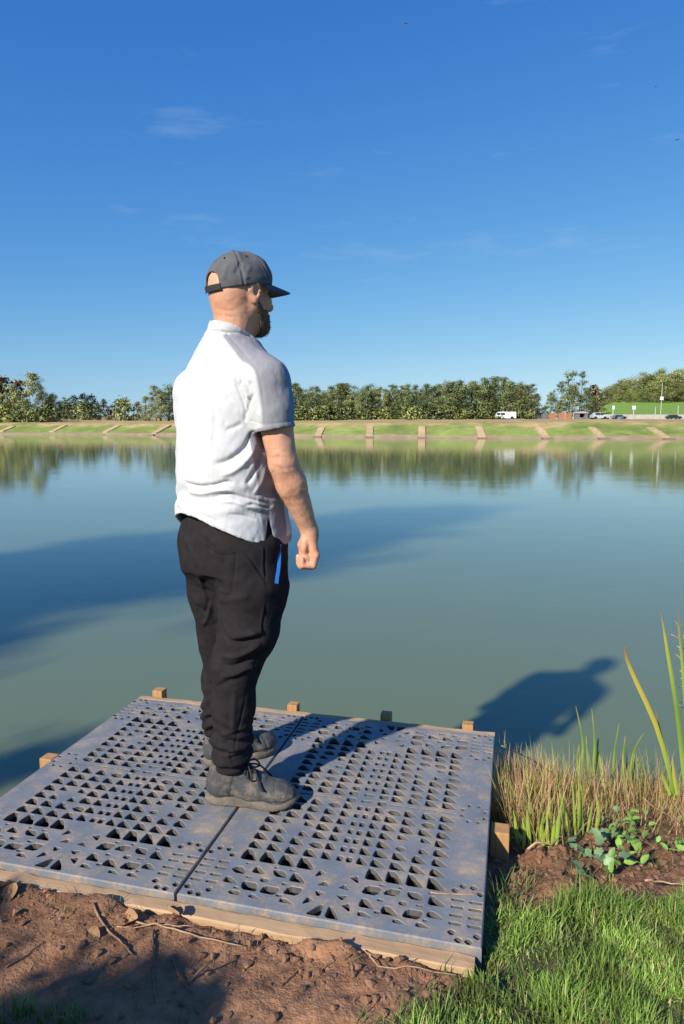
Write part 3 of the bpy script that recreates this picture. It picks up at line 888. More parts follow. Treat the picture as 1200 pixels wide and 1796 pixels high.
# short full beard: a shell grown out of jaw, chin and upper lip, with a fuzzy edge
bfd = Field(hp(-0.13, 0, -0.16) - 0.12, hp(0.09, 0, 0.04) + 0.10, 0.003)
gx, gy, gz = np.meshgrid(*bfd.ax, indexing='ij')
GP = np.stack([gx, gy, gz], -1)
base = bf.sample(GP)
rel = GP - HC; ff, rr, uu = rel @ HF, np.abs(rel @ HR), rel @ UP
line = np.interp(ff, [-0.02, 0.005, 0.022, 0.05, 0.085, 0.11], [-0.04, -0.004, -0.026, -0.054, -0.060, -0.056])   # top edge of the beard
inside = np.maximum.reduce([uu - line, np.interp(uu, [-0.13, -0.11, -0.07, 0.0, 0.03], [0.055, 0.045, 0.024, 0.012, 0.012]) - ff, -0.132 - uu])
lipcut = 0.0135 - np.sqrt(((uu + 0.071) / 0.7) ** 2 + (rr * 0.55) ** 2 + (ff - 0.100) ** 2)
thick = 0.0022 + 0.0025 * sstep(-0.06, -0.11, uu) + 0.0022 * fbm(GP, 95, 2)
bfd.d = np.maximum.reduce([base - thick, inside - 0.003 * fbm(GP, 70, 2, 0.5, 3.0), lipcut]).astype(np.float32)
v_, q_ = bfd.mesh('beard')
v_ = relax(v_, q_, 1, 0.3)
beard = child('beard', v_, q_, M['beard'], body)
def hairs(V, Fq, cnt, lmin, lmax, wid, droop, name, m, parent, sel=None):
    """short single hairs growing out of a surface"""
    N = normals(V, Fq); c = V[Fq].mean(1); n = N[Fq].mean(1)
    if sel is not None: k = sel(c); c, n = c[k], n[k]
    i = rng.integers(0, len(c), cnt); p = c[i] + rng.normal(0, 0.0015, (cnt, 3)); d = n[i] * 0.55 + droop + rng.normal(0, 0.35, (cnt, 3)); d /= np.linalg.norm(d, axis=1, keepdims=True)
    L = rng.uniform(lmin, lmax, (cnt, 1)); s = np.cross(d, rng.normal(0, 1, (cnt, 3))); s /= np.linalg.norm(s, axis=1, keepdims=True) + 1e-9
    P = np.stack([p - n[i] * 0.001 - s * wid, p - n[i] * 0.001 + s * wid, p + d * L], 1).reshape(-1, 3)
    o = child(name, P, np.arange(3 * cnt).reshape(-1, 3), m, parent, False); o['kind'] = 'stuff'; return o
hairs(v_, q_, 4200, 0.003, 0.007, 0.0006, np.array([0, 0, -0.8]), 'beard_hair', M['beard'], body)
hairs(bv, bq, 2200, 0.005, 0.011, 0.00028, np.array([0, 0, -0.9]), 'arm_hair', M['arm_hair'], body, lambda c: (c[:, 2] > 0.95) & (c[:, 2] < 1.20) & (np.linalg.norm(c[:, :2] - np.array([-0.15, 2.14]), axis=1) < 0.12))

# --- cap
cf = Field(hp(-0.17, 0, -0.03) - 0.14, hp(0.14, 0, 0.16) + 0.13, 0.0025)
CC = hp(0.000, 0, 0.018)
tilt = R(-10)       # the band runs down towards the back of the head... and the peak dips
K_F, K_U = HF * math.cos(tilt) - UP * math.sin(tilt), UP * math.cos(tilt) + HF * math.sin(tilt)
CAX = np.array([K_F, HR, K_U])
cf.ell(CC, CAX, (0.108, 0.092, 0.106), 0.01)
cf.ell(CC + K_F * 0.040 + UP * 0.032, CAX, (0.066, 0.070, 0.058), 0.03)       # high front panel
cf.ell(CC, CAX, (0.102, 0.086, 0.100), 0.004, 'cut')
cf.ell(CC + K_F * 0.035 + UP * 0.027, CAX, (0.064, 0.068, 0.056), 0.004, 'cut')
def plane(n, p0):
    n = np.array(n, float); d = float(n @ np.array(p0)); return lambda x, y, z: x * n[0] + y * n[1] + z * n[2] - d
lo_, hi_ = cf.lo, cf.lo + cf.h * (cf.n - 1)
cf.apply(plane(-K_U, CC - K_U * 0.006), lo_, hi_, 0.002, 'isect')
cf.ell(CC - K_F * 0.106 + K_U * 0.006, CAX, (0.05, 0.042, 0.044), 0.003, 'cut')      # the gap over the strap
v_, q_ = cf.mesh('cap'); v_ = relax(v_, q_, 2, 0.4); n_ = normals(v_, q_)
rl = v_ - CC; az_ = np.arctan2(rl @ HR, rl @ K_F); el = rl @ K_U
D = np.zeros(len(v_))
for a in np.radians([0, 52, -52, 112, -112, 180]):
    da = np.abs((az_ - a + math.pi) % (2 * math.pi) - math.pi) * np.hypot(rl @ HR, rl @ K_F)
    D += -0.0022 * np.exp(-(da / 0.0035) ** 2) + 0.0010 * np.exp(-((da - 0.008) / 0.004) ** 2)
D += 0.0035 * fbm(v_, 24, 2, 0.5, 1.0) * sstep(0.0, 0.04, el) + 0.0014 * np.exp(-((el - 0.014) / 0.012) ** 2)
D += crease(v_, n_, cf, [([(425, 458), (418, 470), (412, 482)], -0.004, 0.007, True), ([(400, 462), (395, 478), (392, 492)], 0.003, 0.008, True), ([(440, 466), (432, 480), (436, 490)], 0.003, 0.008, True)])
v_ = v_ + n_ * D[:, None]
cap = child('cap', v_, q_, M['cap'])
# peak
pv, pf = [], []
nb_, nr_ = 26, 9
for side in (0.0, -0.0042):
    for i in range(nb_ + 1):
        a = R(-66 + 132 * i / nb_)
        base_p = CC + K_F * 0.105 * math.cos(a) + HR * 0.089 * math.sin(a) - K_U * 0.002
        reach = 0.088 * max(0.0, math.cos(a * 90 / 66 * 0.98)) ** 0.42
        for j in range(nr_ + 1):
            t = j / nr_
            out = base_p + K_F * reach * t
            drop = 0.030 * t ** 1.15 * reach / 0.088 + 0.020 * (math.sin(a) ** 2) * (0.35 + 0.65 * t)
            pv.append(out - UP * (drop + (0.0 if side == 0 else 0.0042)))
n1 = (nb_ + 1) * (nr_ + 1)
for s in (0, 1):
    for i in range(nb_):
        for j in range(nr_):
            q = [s * n1 + i * (nr_ + 1) + j, s * n1 + (i + 1) * (nr_ + 1) + j, s * n1 + (i + 1) * (nr_ + 1) + j + 1, s * n1 + i * (nr_ + 1) + j + 1]
            pf.append(q if s else q[::-1])
for i in range(nb_):
    a_ = i * (nr_ + 1) + nr_; b_ = a_ + nr_ + 1; pf.append((a_, b_, b_ + n1, a_ + n1))
child('peak', np.array(pv), pf, M['cap'], cap)
sb = MB()
arc = [CC + K_F * 0.1075 * math.cos(a) + HR * 0.0915 * math.sin(a) + K_U * 0.000 for a in np.radians(np.linspace(150, 210, 13))]
sv = []
for p in arc:
    o_ = (p - CC); o_ -= K_U * float(o_ @ K_U); o_ /= np.linalg.norm(o_)
    sv += [p - K_U * 0.009, p - K_U * 0.009 + o_ * 0.0035, p + K_U * 0.009 + o_ * 0.0035, p + K_U * 0.009]
sf = [(i * 4 + k, i * 4 + (k + 1) % 4, i * 4 + 4 + (k + 1) % 4, i * 4 + 4 + k) for i in range(12) for k in range(4)] + [(0, 1, 2, 3), (51, 50, 49, 48)]
sb.add(sv, sf); mb_child(sb, 'strap', M['cap_dark'], cap)
bm = bmesh.new(); bmesh.ops.create_uvsphere(bm, u_segments=12, v_segments=8, radius=0.0085)
for v in bm.verts: v.co = Vector((v.co.x, v.co.y, v.co.z * 0.55)) + Vector(CC + K_U * 0.1075 - PL)
me = bpy.data.meshes.new('button'); bm.to_mesh(me); bm.free(); obj('button', me, M['cap'], cap)
for a in np.radians([26, 82, 146, -26, -82, -146]):
    e_ = R(52); p = CC + K_F * 0.1075 * math.cos(e_) * math.cos(a) + HR * 0.0915 * math.cos(e_) * math.sin(a) + K_U * 0.1055 * math.sin(e_)
    n0 = p - CC; n0 /= np.linalg.norm(n0); eb = MB(); eb.tube([p - n0 * 0.004, p + n0 * 0.0032], [0.0032, 0.0026], 8)
    mb_child(eb, 'eyelet', M['cap_dark'], cap)

# --- trousers
tf = Field((-0.66, 1.98, 0.09), (-0.02, 2.66, 1.02), 0.0042)
tf.loft([(0.80, -0.358, 2.278, .178, .152, R(40)), (0.88, -0.358, 2.278, .182, .154, R(40)), (0.95, -0.366, 2.276, .172, .148, R(40)), (1.01, -0.368, 2.275, .165, .138, R(42))], 0.03, 2.2)
HPF, HPR = np.array([math.cos(R(40)), math.sin(R(40)), 0]), np.array([math.sin(R(40)), -math.cos(R(40)), 0])
for s in (-1, 1):
    tf.ell(np.array([-0.352, 2.282, 0.865]) - HPF * 0.040 + HPR * s * 0.070, np.eye(3), (0.092, 0.092, 0.110), 0.09)     # seat
tf.chain([(-0.308, 2.215, 0.86), (-0.290, 2.192, 0.74), (-0.306, 2.176, 0.60), (-0.350, 2.174, 0.49), (-0.364, 2.176, 0.34), (-0.371, 2.178, 0.20), (-0.374, 2.180, 0.145)],
         [0.114, 0.112, 0.096, 0.079, 0.067, 0.063, 0.054], 0.03)
tf.chain([(-0.412, 2.345, 0.86), (-0.412, 2.37, 0.72), (-0.417, 2.400, 0.56), (-0.424, 2.415, 0.46), (-0.442, 2.43, 0.33), (-0.462, 2.44, 0.20), (-0.464, 2.445, 0.150)],
         [0.110, 0.098, 0.086, 0.082, 0.068, 0.060, 0.054], 0.03)
tf.chain([(-0.420, 2.30, 0.84), (-0.412, 2.345, 0.70), (-0.417, 2.39, 0.56)], [0.096, 0.088, 0.080], 0.10)
tf.apply(plane((0, 0, -1), (0, 0, 0.118)), tf.lo, tf.lo + tf.h * (tf.n - 1), 0.004, 'isect')
v_, q_ = tf.mesh('trousers'); v_ = relax(v_, q_, 3, 0.5); n_ = normals(v_, q_)
Z_ = v_[:, 2]
D = 0.005 * fbm(v_, 9, 2, 0.5, 1.0) + 0.0022 * fbm(v_, 24, 2, 0.5, 4.0)
cuff = np.exp(-((Z_ - 0.20) / 0.075) ** 2)                                  # cloth bunching on the shoes
D += cuff * 0.007 * np.sin(Z_ * 150 + 5 * fbm(v_, 7, 2))
D += -0.006 * np.exp(-((Z_ - 0.205) / 0.010) ** 2)
tl = [
    ([(463, 962), (466, 1010), (466, 1070), (460, 1110), (452, 1150), (440, 1190), (425, 1250), (412, 1310)], -0.004, 0.0038, False),   # side seam
    ([(461, 962), (463, 1010), (463, 1070), (457, 1110)], 0.003, 0.005, False),
    ([(404, 952), (432, 972), (452, 998), (465, 1018)], -0.0035, 0.004, False),                              # pocket opening
    ([(402, 956), (430, 977), (450, 1003), (463, 1022)], 0.0025, 0.005, False),
    ([(360, 958), (376, 970), (396, 974), (414, 972)], -0.004, 0.004, False), ([(414, 972), (412, 1005), (407, 1036)], -0.004, 0.004, False),
    ([(362, 962), (372, 990), (378, 1015)], -0.003, 0.004, False), ([(384, 1030), (395, 1038), (407, 1037)], 0.0046, 0.0048, True),
    ([(376, 1022), (375, 1060), (378, 1095), (374, 1140), (370, 1200)], -0.006, 0.012, False),              # between the legs
    ([(382, 1050), (390, 1090), (405, 1115), (440, 1112), (462, 1105)], 0.0126, 0.0096, True),                 # big fold behind the knee
    ([(384, 1068), (394, 1104), (412, 1126), (440, 1124), (460, 1116)], -0.0092, 0.0080, True),
    ([(385, 1165), (410, 1168), (435, 1158), (455, 1148), (470, 1135)], -0.0115, 0.0080, True),
    ([(385, 1150), (410, 1152), (435, 1142), (458, 1128)], 0.0092, 0.0096, True), ([(388, 1186), (410, 1182), (432, 1172), (450, 1170)], 0.0092, 0.0080, True),
    ([(380, 1205), (400, 1195), (425, 1188)], -0.0057, 0.0080, True), ([(383, 1055), (410, 1050), (440, 1045)], 0.0046, 0.0112, True),
    ([(325, 940), (345, 985), (358, 1030), (365, 1070)], 0.0080, 0.0096, True), ([(345, 1060), (358, 1075), (368, 1050)], -0.0069, 0.0080, True),
    ([(355, 1100), (365, 1080), (370, 1055)], 0.0069, 0.0080, True), ([(352, 930), (375, 950), (392, 985)], 0.0046, 0.0112, True),
    ([(372, 1305), (400, 1300), (435, 1290)], -0.0080, 0.0048, True), ([(372, 1318), (400, 1326), (432, 1310)], 0.0080, 0.0056, True),
    ([(374, 1332), (400, 1338), (434, 1326)], -0.0069, 0.0048, True), ([(375, 1290), (402, 1284), (434, 1272)], 0.0069, 0.0064, True),
    ([(408, 1345), (400, 1322), (420, 1312)], 0.0057, 0.0048, True), ([(412, 1205), (410, 1250), (408, 1290)], 0.0046, 0.0080, True)]
D += crease(v_, n_, tf, tl)
v_ = v_ + n_ * D[:, None]
trousers = child('trousers', v_, q_, M['trouser'])
zp = [tf.seen(*q) for q in [(490, 955), (489.5, 975), (488.5, 995), (486, 1012), (484.5, 1024)]]
zb = MB()
zp = smooth_line([p for p in zp if p is not None], 14)
zr = []
for i, p in enumerate(zp):
    d = zp[min(i + 1, len(zp) - 1)] - zp[max(i - 1, 0)]; d /= np.linalg.norm(d)
    w = np.cross(d, [0.35, -0.94, 0]); w /= np.linalg.norm(w); o_ = np.cross(w, d)
    if o_[1] > 0: o_ = -o_
    for a, b in ((-1, -0.5), (1, -0.5), (1, 1), (-1, 1)): zr.append(p + w * a * 0.0055 + o_ * (0.002 + 0.002 * b))
zb.add(zr, [(i * 4 + k, i * 4 + (k + 1) % 4, i * 4 + 4 + (k + 1) % 4, i * 4 + 4 + k) for i in range(len(zp) - 1) for k in range(4)] + [(3, 2, 1, 0), tuple(len(zr) - 4 + k for k in range(4))])
o = mb_child(zb, 'zip', M['zip'], trousers); o['label'] = 'bright blue zip on the hip pocket'
tb = MB(); p0 = np.array([-0.512, 2.42, 0.245]); tb.box(p0[0] - .005, p0[0] + .004, p0[1] - .008, p0[1] + .008, p0[2] - .010, p0[2] + .010, 0.002)
o = mb_child(tb, 'ankle_tab', M['zip'], trousers); o['label'] = 'small blue tab at the left ankle'

# --- polo shirt
sf_ = Field((-0.74, 1.95, 0.84), (-0.02, 2.70, 1.62), 0.0038)
rows = [(0.84, -0.367, 2.276, .194, .180, R(40)), (0.92, -0.370, 2.274, .198, .183, R(41)), (1.00, -0.372, 2.273, .194, .169, R(42)), (1.06, -0.372, 2.272, .191, .159, R(43)), (1.10, -0.372, 2.272, .193, .163, R(43)),
        (1.20, -0.370, 2.270, .196, .156, TH), (1.32, -0.366, 2.268, .200, .150, TH), (1.42, -0.363, 2.266, .186, .136, TH), (1.48, -0.362, 2.264, .140, .110, TH), (1.53, -0.361, 2.262, .098, .090, TH), (1.56, -0.359, 2.260, .078, .08, TH)]
sf_.loft(rows, 0.03, 2.25)
NB = CT + np.array([0.0, -0.010, 1.505])
for S_, E_ in ((SHR, ELR), (mir(SHR) + SHL_DROP, mir(ELR))):
    d = E_ - S_
    bk = -CF * 0.008
    sf_.cone(NB + (S_ - NB) * 0.18, S_ + UP * -0.004 + bk, 0.058, 0.066, 0.05)
    sf_.cone(S_ + UP * -0.004 + bk, S_ + d * 0.35 + bk, 0.065, 0.067, 0.035)
    sf_.cone(S_ + d * 0.30 + bk, S_ + d * 0.80 + bk, 0.066, 0.064, 0.02)
lo_, hi_ = sf_.lo, sf_.lo + sf_.h * (sf_.n - 1)
# sleeve ends: a plane across each arm, only near the arm
for S_, E_ in ((SHR, ELR), (mir(SHR) + SHL_DROP, mir(ELR))):
    d = (E_ - S_) / np.linalg.norm(E_ - S_); c = S_ + (E_ - S_) * 0.615
    outw = CR if S_ is SHR else -CR
    ctr = c + d * 0.10 + outw * 0.004
    def fn(x, y, z, c=c, d=d, ctr=ctr, S_=S_):
        cut = -((x - c[0]) * d[0] + (y - c[1]) * d[1] + (z - c[2]) * d[2])
        t = ((x - S_[0]) * d[0] + (y - S_[1]) * d[1] + (z - S_[2]) * d[2])
        rad = np.sqrt(np.maximum((x - S_[0]) ** 2 + (y - S_[1]) ** 2 + (z - S_[2]) ** 2 - t * t, 0)) - 0.086
        bodyd = 0.0
        return np.maximum(cut, rad)
    sf_.apply(fn, ctr - 0.13, ctr + 0.13, 0.003, 'cut', pad=0.0)
# trunk back in where the sleeve cut bit into it
sf_.loft([(z_, x_, y_, a_ - 0.02 * sstep(1.22, 1.31, z_), b_ - 0.03 * sstep(1.22, 1.31, z_), t_) for z_, x_, y_, a_, b_, t_ in rows + [(1.26, -0.368, 2.269, .198, .153, TH)] if z_ <= 1.32], 0.012, 2.25)
# hollow sleeves
for S_, E_ in ((SHR, ELR), (mir(SHR) + SHL_DROP, mir(ELR))):
    sf_.cone(S_ + (E_ - S_) * 0.58 - CF * 0.006, S_ + (E_ - S_) * 0.72 - CF * 0.006, 0.058, 0.058, 0.004, 'cut')
# hem: high over the seat, lower at the sides and front, with a notch each side
def hem(x, y, z):
    dx, dy = x + 0.364, y - 2.277
    s = (dx * HPF[0] + dy * HPF[1]) / np.sqrt(dx * dx + dy * dy + 1e-6)
    return (0.884 - 0.008 * s + 0.092 * np.maximum(-s, 0) ** 1.25) - z
sf_.apply(lambda x, y, z: hem(x, y, z), lo_, hi_, 0.004, 'isect')
for s in (-1, 1):
    c = np.array([-0.364, 2.277, 0.0]) + HPR * s * 0.19
    def notch(x, y, z, c=c, s=s):
        f = np.abs((x - c[0]) * HPF[0] + (y - c[1]) * HPF[1] - 0.012)
        r = ((x - c[0]) * HPR[0] + (y - c[1]) * HPR[1]) * s
        return np.maximum(f - (0.975 - z) * 0.22, -(r + 0.06))
    sf_.apply(notch, c + [-0.1, -0.1, 0.84], c + [0.1, 0.1, 0.98], 0.003, 'cut', pad=0)
# room inside above the hem
sf_.loft([(0.80, -0.367, 2.276, .185, .171, R(40)), (0.92, -0.370, 2.274, .188, .172, R(41)), (1.01, -0.372, 2.273, .178, .154, R(42))], 0.004, 2.25, 'cut')
# collar
col_ax = [CT + [0.010, -0.006, 1.515], hp(-0.021, 0, -0.092)]
sf_.cone(CT + [0.004, -0.008, 1.530], hp(-0.026, 0, -0.100), 0.084, 0.074, 0.016)
sf_.apply(plane(UP + HF * 0.42, hp(-0.088, 0, -0.098)), HC - [0.13, 0.13, 0.22], HC + [0.13, 0.13, 0.0], 0.003, 'isect', pad=0)
sf_.cone(CT + [0.016, 0.004, 1.560], hp(-0.018, 0, -0.060), 0.068, 0.066, 0.004, 'cut')
v_, q_ = sf_.mesh('polo_shirt'); v_ = relax(v_, q_, 3, 0.5); n_ = normals(v_, q_)
D = 0.0035 * fbm(v_, 8, 2, 0.5, 2.0) + 0.0018 * fbm(v_ * [1, 1, 0.6], 26, 2, 0.5, 6.0) + 0.0011 * fbm(v_ * [1, 1, 0.55], 70, 2, 0.5, 8.0)
waist = np.exp(-((v_[:, 2] - 1.035) / 0.05) ** 2)
D += waist * 0.004 * np.sin(v_[:, 2] * 95 + 4 * fbm(v_, 5, 2, 0.5, 3.0))
sl = [
    ([(325, 846), (345, 853), (370, 852), (395, 846), (410, 848)], -0.0115, 0.0061, True), ([(330, 862), (355, 866), (385, 860), (410, 862)], 0.0084, 0.0068, True),
    ([(372, 872), (400, 866), (430, 874), (460, 880), (478, 886)], -0.0095, 0.0054, True), ([(380, 882), (410, 880), (440, 890), (465, 894)], 0.0074, 0.0061, True),
    ([(425, 888), (445, 884), (465, 890), (480, 886)], -0.0074, 0.0041, True), ([(400, 902), (425, 904), (450, 912)], -0.0042, 0.0041, True),
    ([(375, 815), (400, 808), (425, 790), (438, 770), (445, 755)], -0.0115, 0.0088, True), ([(385, 835), (412, 825), (438, 800), (450, 775)], 0.0095, 0.0095, True),
    ([(432, 850), (445, 830), (455, 805), (458, 785)], -0.0084, 0.0068, True), ([(445, 868), (458, 845), (465, 820)], 0.0063, 0.0068, True),
    ([(412, 664), (420, 685), (428, 708), (432, 728)], -0.0105, 0.0048, True), ([(418, 645), (424, 662), (422, 680)], -0.0074, 0.0054, True),
    ([(446, 690), (438, 705), (432, 725), (430, 740)], -0.0095, 0.0048, True), ([(428, 668), (434, 685), (437, 700)], 0.0074, 0.0048, True),
    ([(440, 672), (432, 655), (428, 640)], 0.0042, 0.0068, True), ([(425, 742), (410, 750), (395, 755)], -0.0053, 0.0068, True),
    ([(346, 660), (348, 720), (346, 790)], 0.0026, 0.0109, True), ([(378, 700), (376, 760), (370, 800)], -0.0032, 0.0095, True),
    ([(372, 581), (398, 584), (425, 585), (440, 588)], -0.006, 0.005, False),                        # under the collar
    ([(391, 581), (410, 598), (429, 621), (448, 645), (458, 675), (462, 710), (464, 741)], -0.0022, 0.0035, False),     # raglan seam
    ([(440, 738), (465, 744), (490, 742), (508, 739)], -0.002, 0.003, False),
    ([(312, 890), (360, 905), (405, 928), (448, 947)], -0.002, 0.003, False)]
D += crease(v_, n_, sf_, sl)
v_ = v_ + n_ * D[:, None]
# cloth colours: white body, pale grey raglan strip and cuffs, blue tone down the sleeve front
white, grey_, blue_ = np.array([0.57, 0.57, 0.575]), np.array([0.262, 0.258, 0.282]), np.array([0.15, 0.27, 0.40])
colr = np.tile(white, (len(v_), 1))
def blend(c, new, w): return c * (1 - w[:, None]) + new * w[:, None]
A_, B_, C_ = sf_.seen(392, 582), sf_.seen(447, 645), sf_.seen(464, 738)
if A_ is not None and B_ is not None and C_ is not None:
    npl = np.cross(B_ - A_, C_ - A_); npl /= np.linalg.norm(npl)
    if npl @ CR < 0: npl = -npl
    for s in (1, -1):
        vv = v_ if s > 0 else v_ - 2 * ((v_ - CT) @ CR)[:, None] * CR
        onarm = sstep(-0.004, 0.004, (vv - A_) @ npl + (0.004 if s > 0 else -0.045)) * (((vv - CT) @ CR) > 0.02)
        d = (ELR - SHR) / np.linalg.norm(ELR - SHR); tt = (vv - SHR) @ d; radial = np.linalg.norm((vv - SHR) - tt[:, None] * d, axis=1)
        onarm = onarm * np.maximum(sstep(0.115, 0.105, radial), (vv[:, 2] > 1.43) * 1.0)
        colr = blend(colr, grey_, onarm * (vv[:, 2] < 1.585))
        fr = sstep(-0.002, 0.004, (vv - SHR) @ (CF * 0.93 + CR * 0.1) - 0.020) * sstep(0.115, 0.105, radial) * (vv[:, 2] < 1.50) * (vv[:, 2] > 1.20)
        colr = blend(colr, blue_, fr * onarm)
        cuffb = sstep(0.606 * 0.285 - 0.024, 0.606 * 0.285 - 0.021, tt) * (radial < 0.088) * (tt > 0.12)
        colr = blend(colr, grey_, cuffb * (1 - fr * onarm))
ring = np.linalg.norm(np.cross(v_ - (CT + [0.004, -0.008, 1.530]), (hp(-0.026, 0, -0.100) - (CT + [0.004, -0.008, 1.530])) / 0.07), axis=1)
colr = blend(colr, white, (v_[:, 2] > 1.548) * 1.0)
hz = hem(v_[:, 0], v_[:, 1], v_[:, 2])
front = ((v_ - np.array([-0.364, 2.277, 0])) @ HPF) > 0.012
colr = blend(colr, grey_ * 1.2, sstep(-0.030, -0.026, hz) * front)
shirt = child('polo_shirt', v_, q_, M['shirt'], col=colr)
shirt['label'] = 'white polo shirt with pale grey raglan sleeves'

# --- shoes
def shoe(heel, toe, name_label):
    heel, toe = np.array([*heel, 0.0]), np.array([*toe, 0.0])
    f = toe - heel; L = np.linalg.norm(f); f /= L; r = np.array([f[1], -f[0], 0])
    def q(a, b, c): return heel + f * a * L + r * b + UP * c
    ax = np.array([f, r, UP])
    lo = np.minimum(heel, toe) - [0.09, 0.09, 0.0]; hi = np.maximum(heel, toe) + [0.09, 0.09, 0.19]; lo[2] = -0.02
    s = Field(lo, hi, 0.0028)
    # upper
    s.ell(q(0.16, 0, 0.062), ax, (0.048, 0.040, 0.052), 0.02)
    s.cone(q(0.17, 0, 0.055), q(0.25, 0, 0.115), 0.041, 0.040, 0.03)
    s.cone(q(0.24, 0, 0.070), q(0.52, 0.002, 0.056), 0.040, 0.042, 0.03)
    s.cone(q(0.36, 0, 0.108), q(0.60, 0.002, 0.070), 0.026, 0.026, 0.025)
    s.cone(q(0.50, 0.002, 0.048), q(0.78, 0.003, 0.042), 0.044, 0.044, 0.03)
    s.ell(q(0.80, 0.003, 0.042), ax, (0.060, 0.049, 0.037), 0.02)
    s.cone(q(0.34, 0, 0.120), q(0.37, 0, 0.140), 0.020, 0.016, 0.015)      # tongue
    s.cone(q(0.13, 0, 0.095), q(0.15, 0, 0.128), 0.028, 0.030, 0.02)       # heel tab
    s.cone(q(0.26, 0, 0.112), q(0.24, 0, 0.19), 0.036, 0.040, 0.006, 'cut')    # ankle opening
    s.apply(plane((0, 0, -1), (0, 0, 0.022)), s.lo, s.lo + s.h * (s.n - 1), 0.003, 'isect')
    V, Fq = s.mesh('upper'); V = relax(V, Fq, 2, 0.4); N = normals(V, Fq)
    # overlays: toe cap, heel counter, eyestay
    fr = (V - heel) @ f / L; zz = V[:, 2]
    Dd = 0.0010 * fbm(V, 40, 3)
    Dd += -0.0022 * np.exp(-((fr - (0.80 - 0.9 * (zz - 0.05))) / 0.010) ** 2) * (zz < 0.085)
    Dd += -0.0022 * np.exp(-((fr - (0.30 + 0.8 * (zz - 0.05))) / 0.010) ** 2) * (zz < 0.105)
    Dd += 0.0024 * (np.abs((V - heel) @ r) < 0.030) * sstep(0.40, 0.43, fr) * sstep(0.68, 0.66, fr) * (zz > 0.075)
    Dd += -0.003 * np.exp(-((zz - (0.030 + 0.004 * np.sin(fr * 9))) / 0.004) ** 2)
    V = V + N * Dd[:, None]
    root = child('boot', V, Fq, M['shoe']); root['label'] = name_label
    # sole: waisted outline with lugs under it
    out = [(0.0, 0.0), (0.015, 0.020), (0.06, 0.035), (0.18, 0.040), (0.34, 0.037), (0.46, 0.038), (0.62, 0.047), (0.76, 0.052), (0.88, 0.046), (0.96, 0.030), (1.0, 0.004)]
    ol = [(a, -b) for a, b in out] + [(a, b + 0.002) for a, b in out[-2:0:-1]]
    sm = MB(); V = []
    lv = [(0.004, 0.965), (0.0, 0.94), (0.012, 1.0), (0.026, 1.02), (0.034, 0.97)]
    zs = [0.001, 0.005, 0.013, 0.023, 0.030]; gr = [0.96, 1.0, 1.03, 1.02, 0.93]
    for zc, g in zip(zs, gr):
        for a, b in ol:
            spring = 0.016 * max(0, (a - 0.78) / 0.22) ** 2 * 1.0 + 0.004 * math.sin(a * 7) * (zc > 0.02)
            V.append(q(0.5 + (a - 0.5) * g, b * g, zc + spring + (0.006 if 0.36 < a < 0.46 and zc == 0 else 0)))
    n = len(ol); Fs = [(i * n + k, i * n + (k + 1) % n, i * n + n + (k + 1) % n, i * n + n + k) for i in range(len(zs) - 1) for k in range(n)]
    Fs += [tuple(range(n - 1, -1, -1)), tuple((len(zs) - 1) * n + k for k in range(n))]
    sm.add(V, Fs); mb_child(sm, 'sole', M['sole'], root, True)
    tg_ = Field(lo, hi, 0.003); tg_.cone(q(0.37, 0, 0.128), q(0.60, 0.002, 0.080), 0.0245, 0.0205, 0.004)
    V_, Q_ = tg_.mesh('tongue'); child('tongue', V_, Q_, M['lace'], root)
    for i, a in enumerate((0.42, 0.48, 0.54, 0.60)):
        h = 0.137 - 0.185 * (a - 0.42) - 0.004 * i
        lb = MB(); lb.tube(smooth_line([q(a - 0.01, 0.030, h - 0.022), q(a + 0.01, 0.012, h), q(a + 0.03, -0.012, h - 0.002), q(a + 0.035, -0.030, h - 0.026)], 10), 0.0040, 5)
        lb.tube(smooth_line([q(a - 0.01, -0.030, h - 0.022), q(a + 0.01, -0.012, h + 0.002), q(a + 0.03, 0.012, h), q(a + 0.035, 0.030, h - 0.026)], 10), 0.0040, 5)
        mb_child(lb, 'lace', M['lace'], root, True)
    lb = MB()
    for s_ in (-1, 1):
        c = q(0.45, 0, 0.138)
        lb.tube(smooth_line([c, q(0.50, s_ * 0.030, 0.140), q(0.55, s_ * 0.048, 0.112), q(0.50, s_ * 0.040, 0.104), c], 16), 0.0032, 5)
        lb.tube(smooth_line([c, q(0.56, s_ * 0.022, 0.124), q(0.63, s_ * 0.050, 0.086), q(0.68, s_ * 0.052, 0.070)], 12), 0.0032, 5)
    mb_child(lb, 'lace', M['lace'], root, True)
shoe((-0.462, 2.195), (-0.148, 2.150), 'dusty grey right boot pointing along the panel')
shoe((-0.515, 2.420), (-0.262, 2.556), 'dark left boot in the shade of the leg')
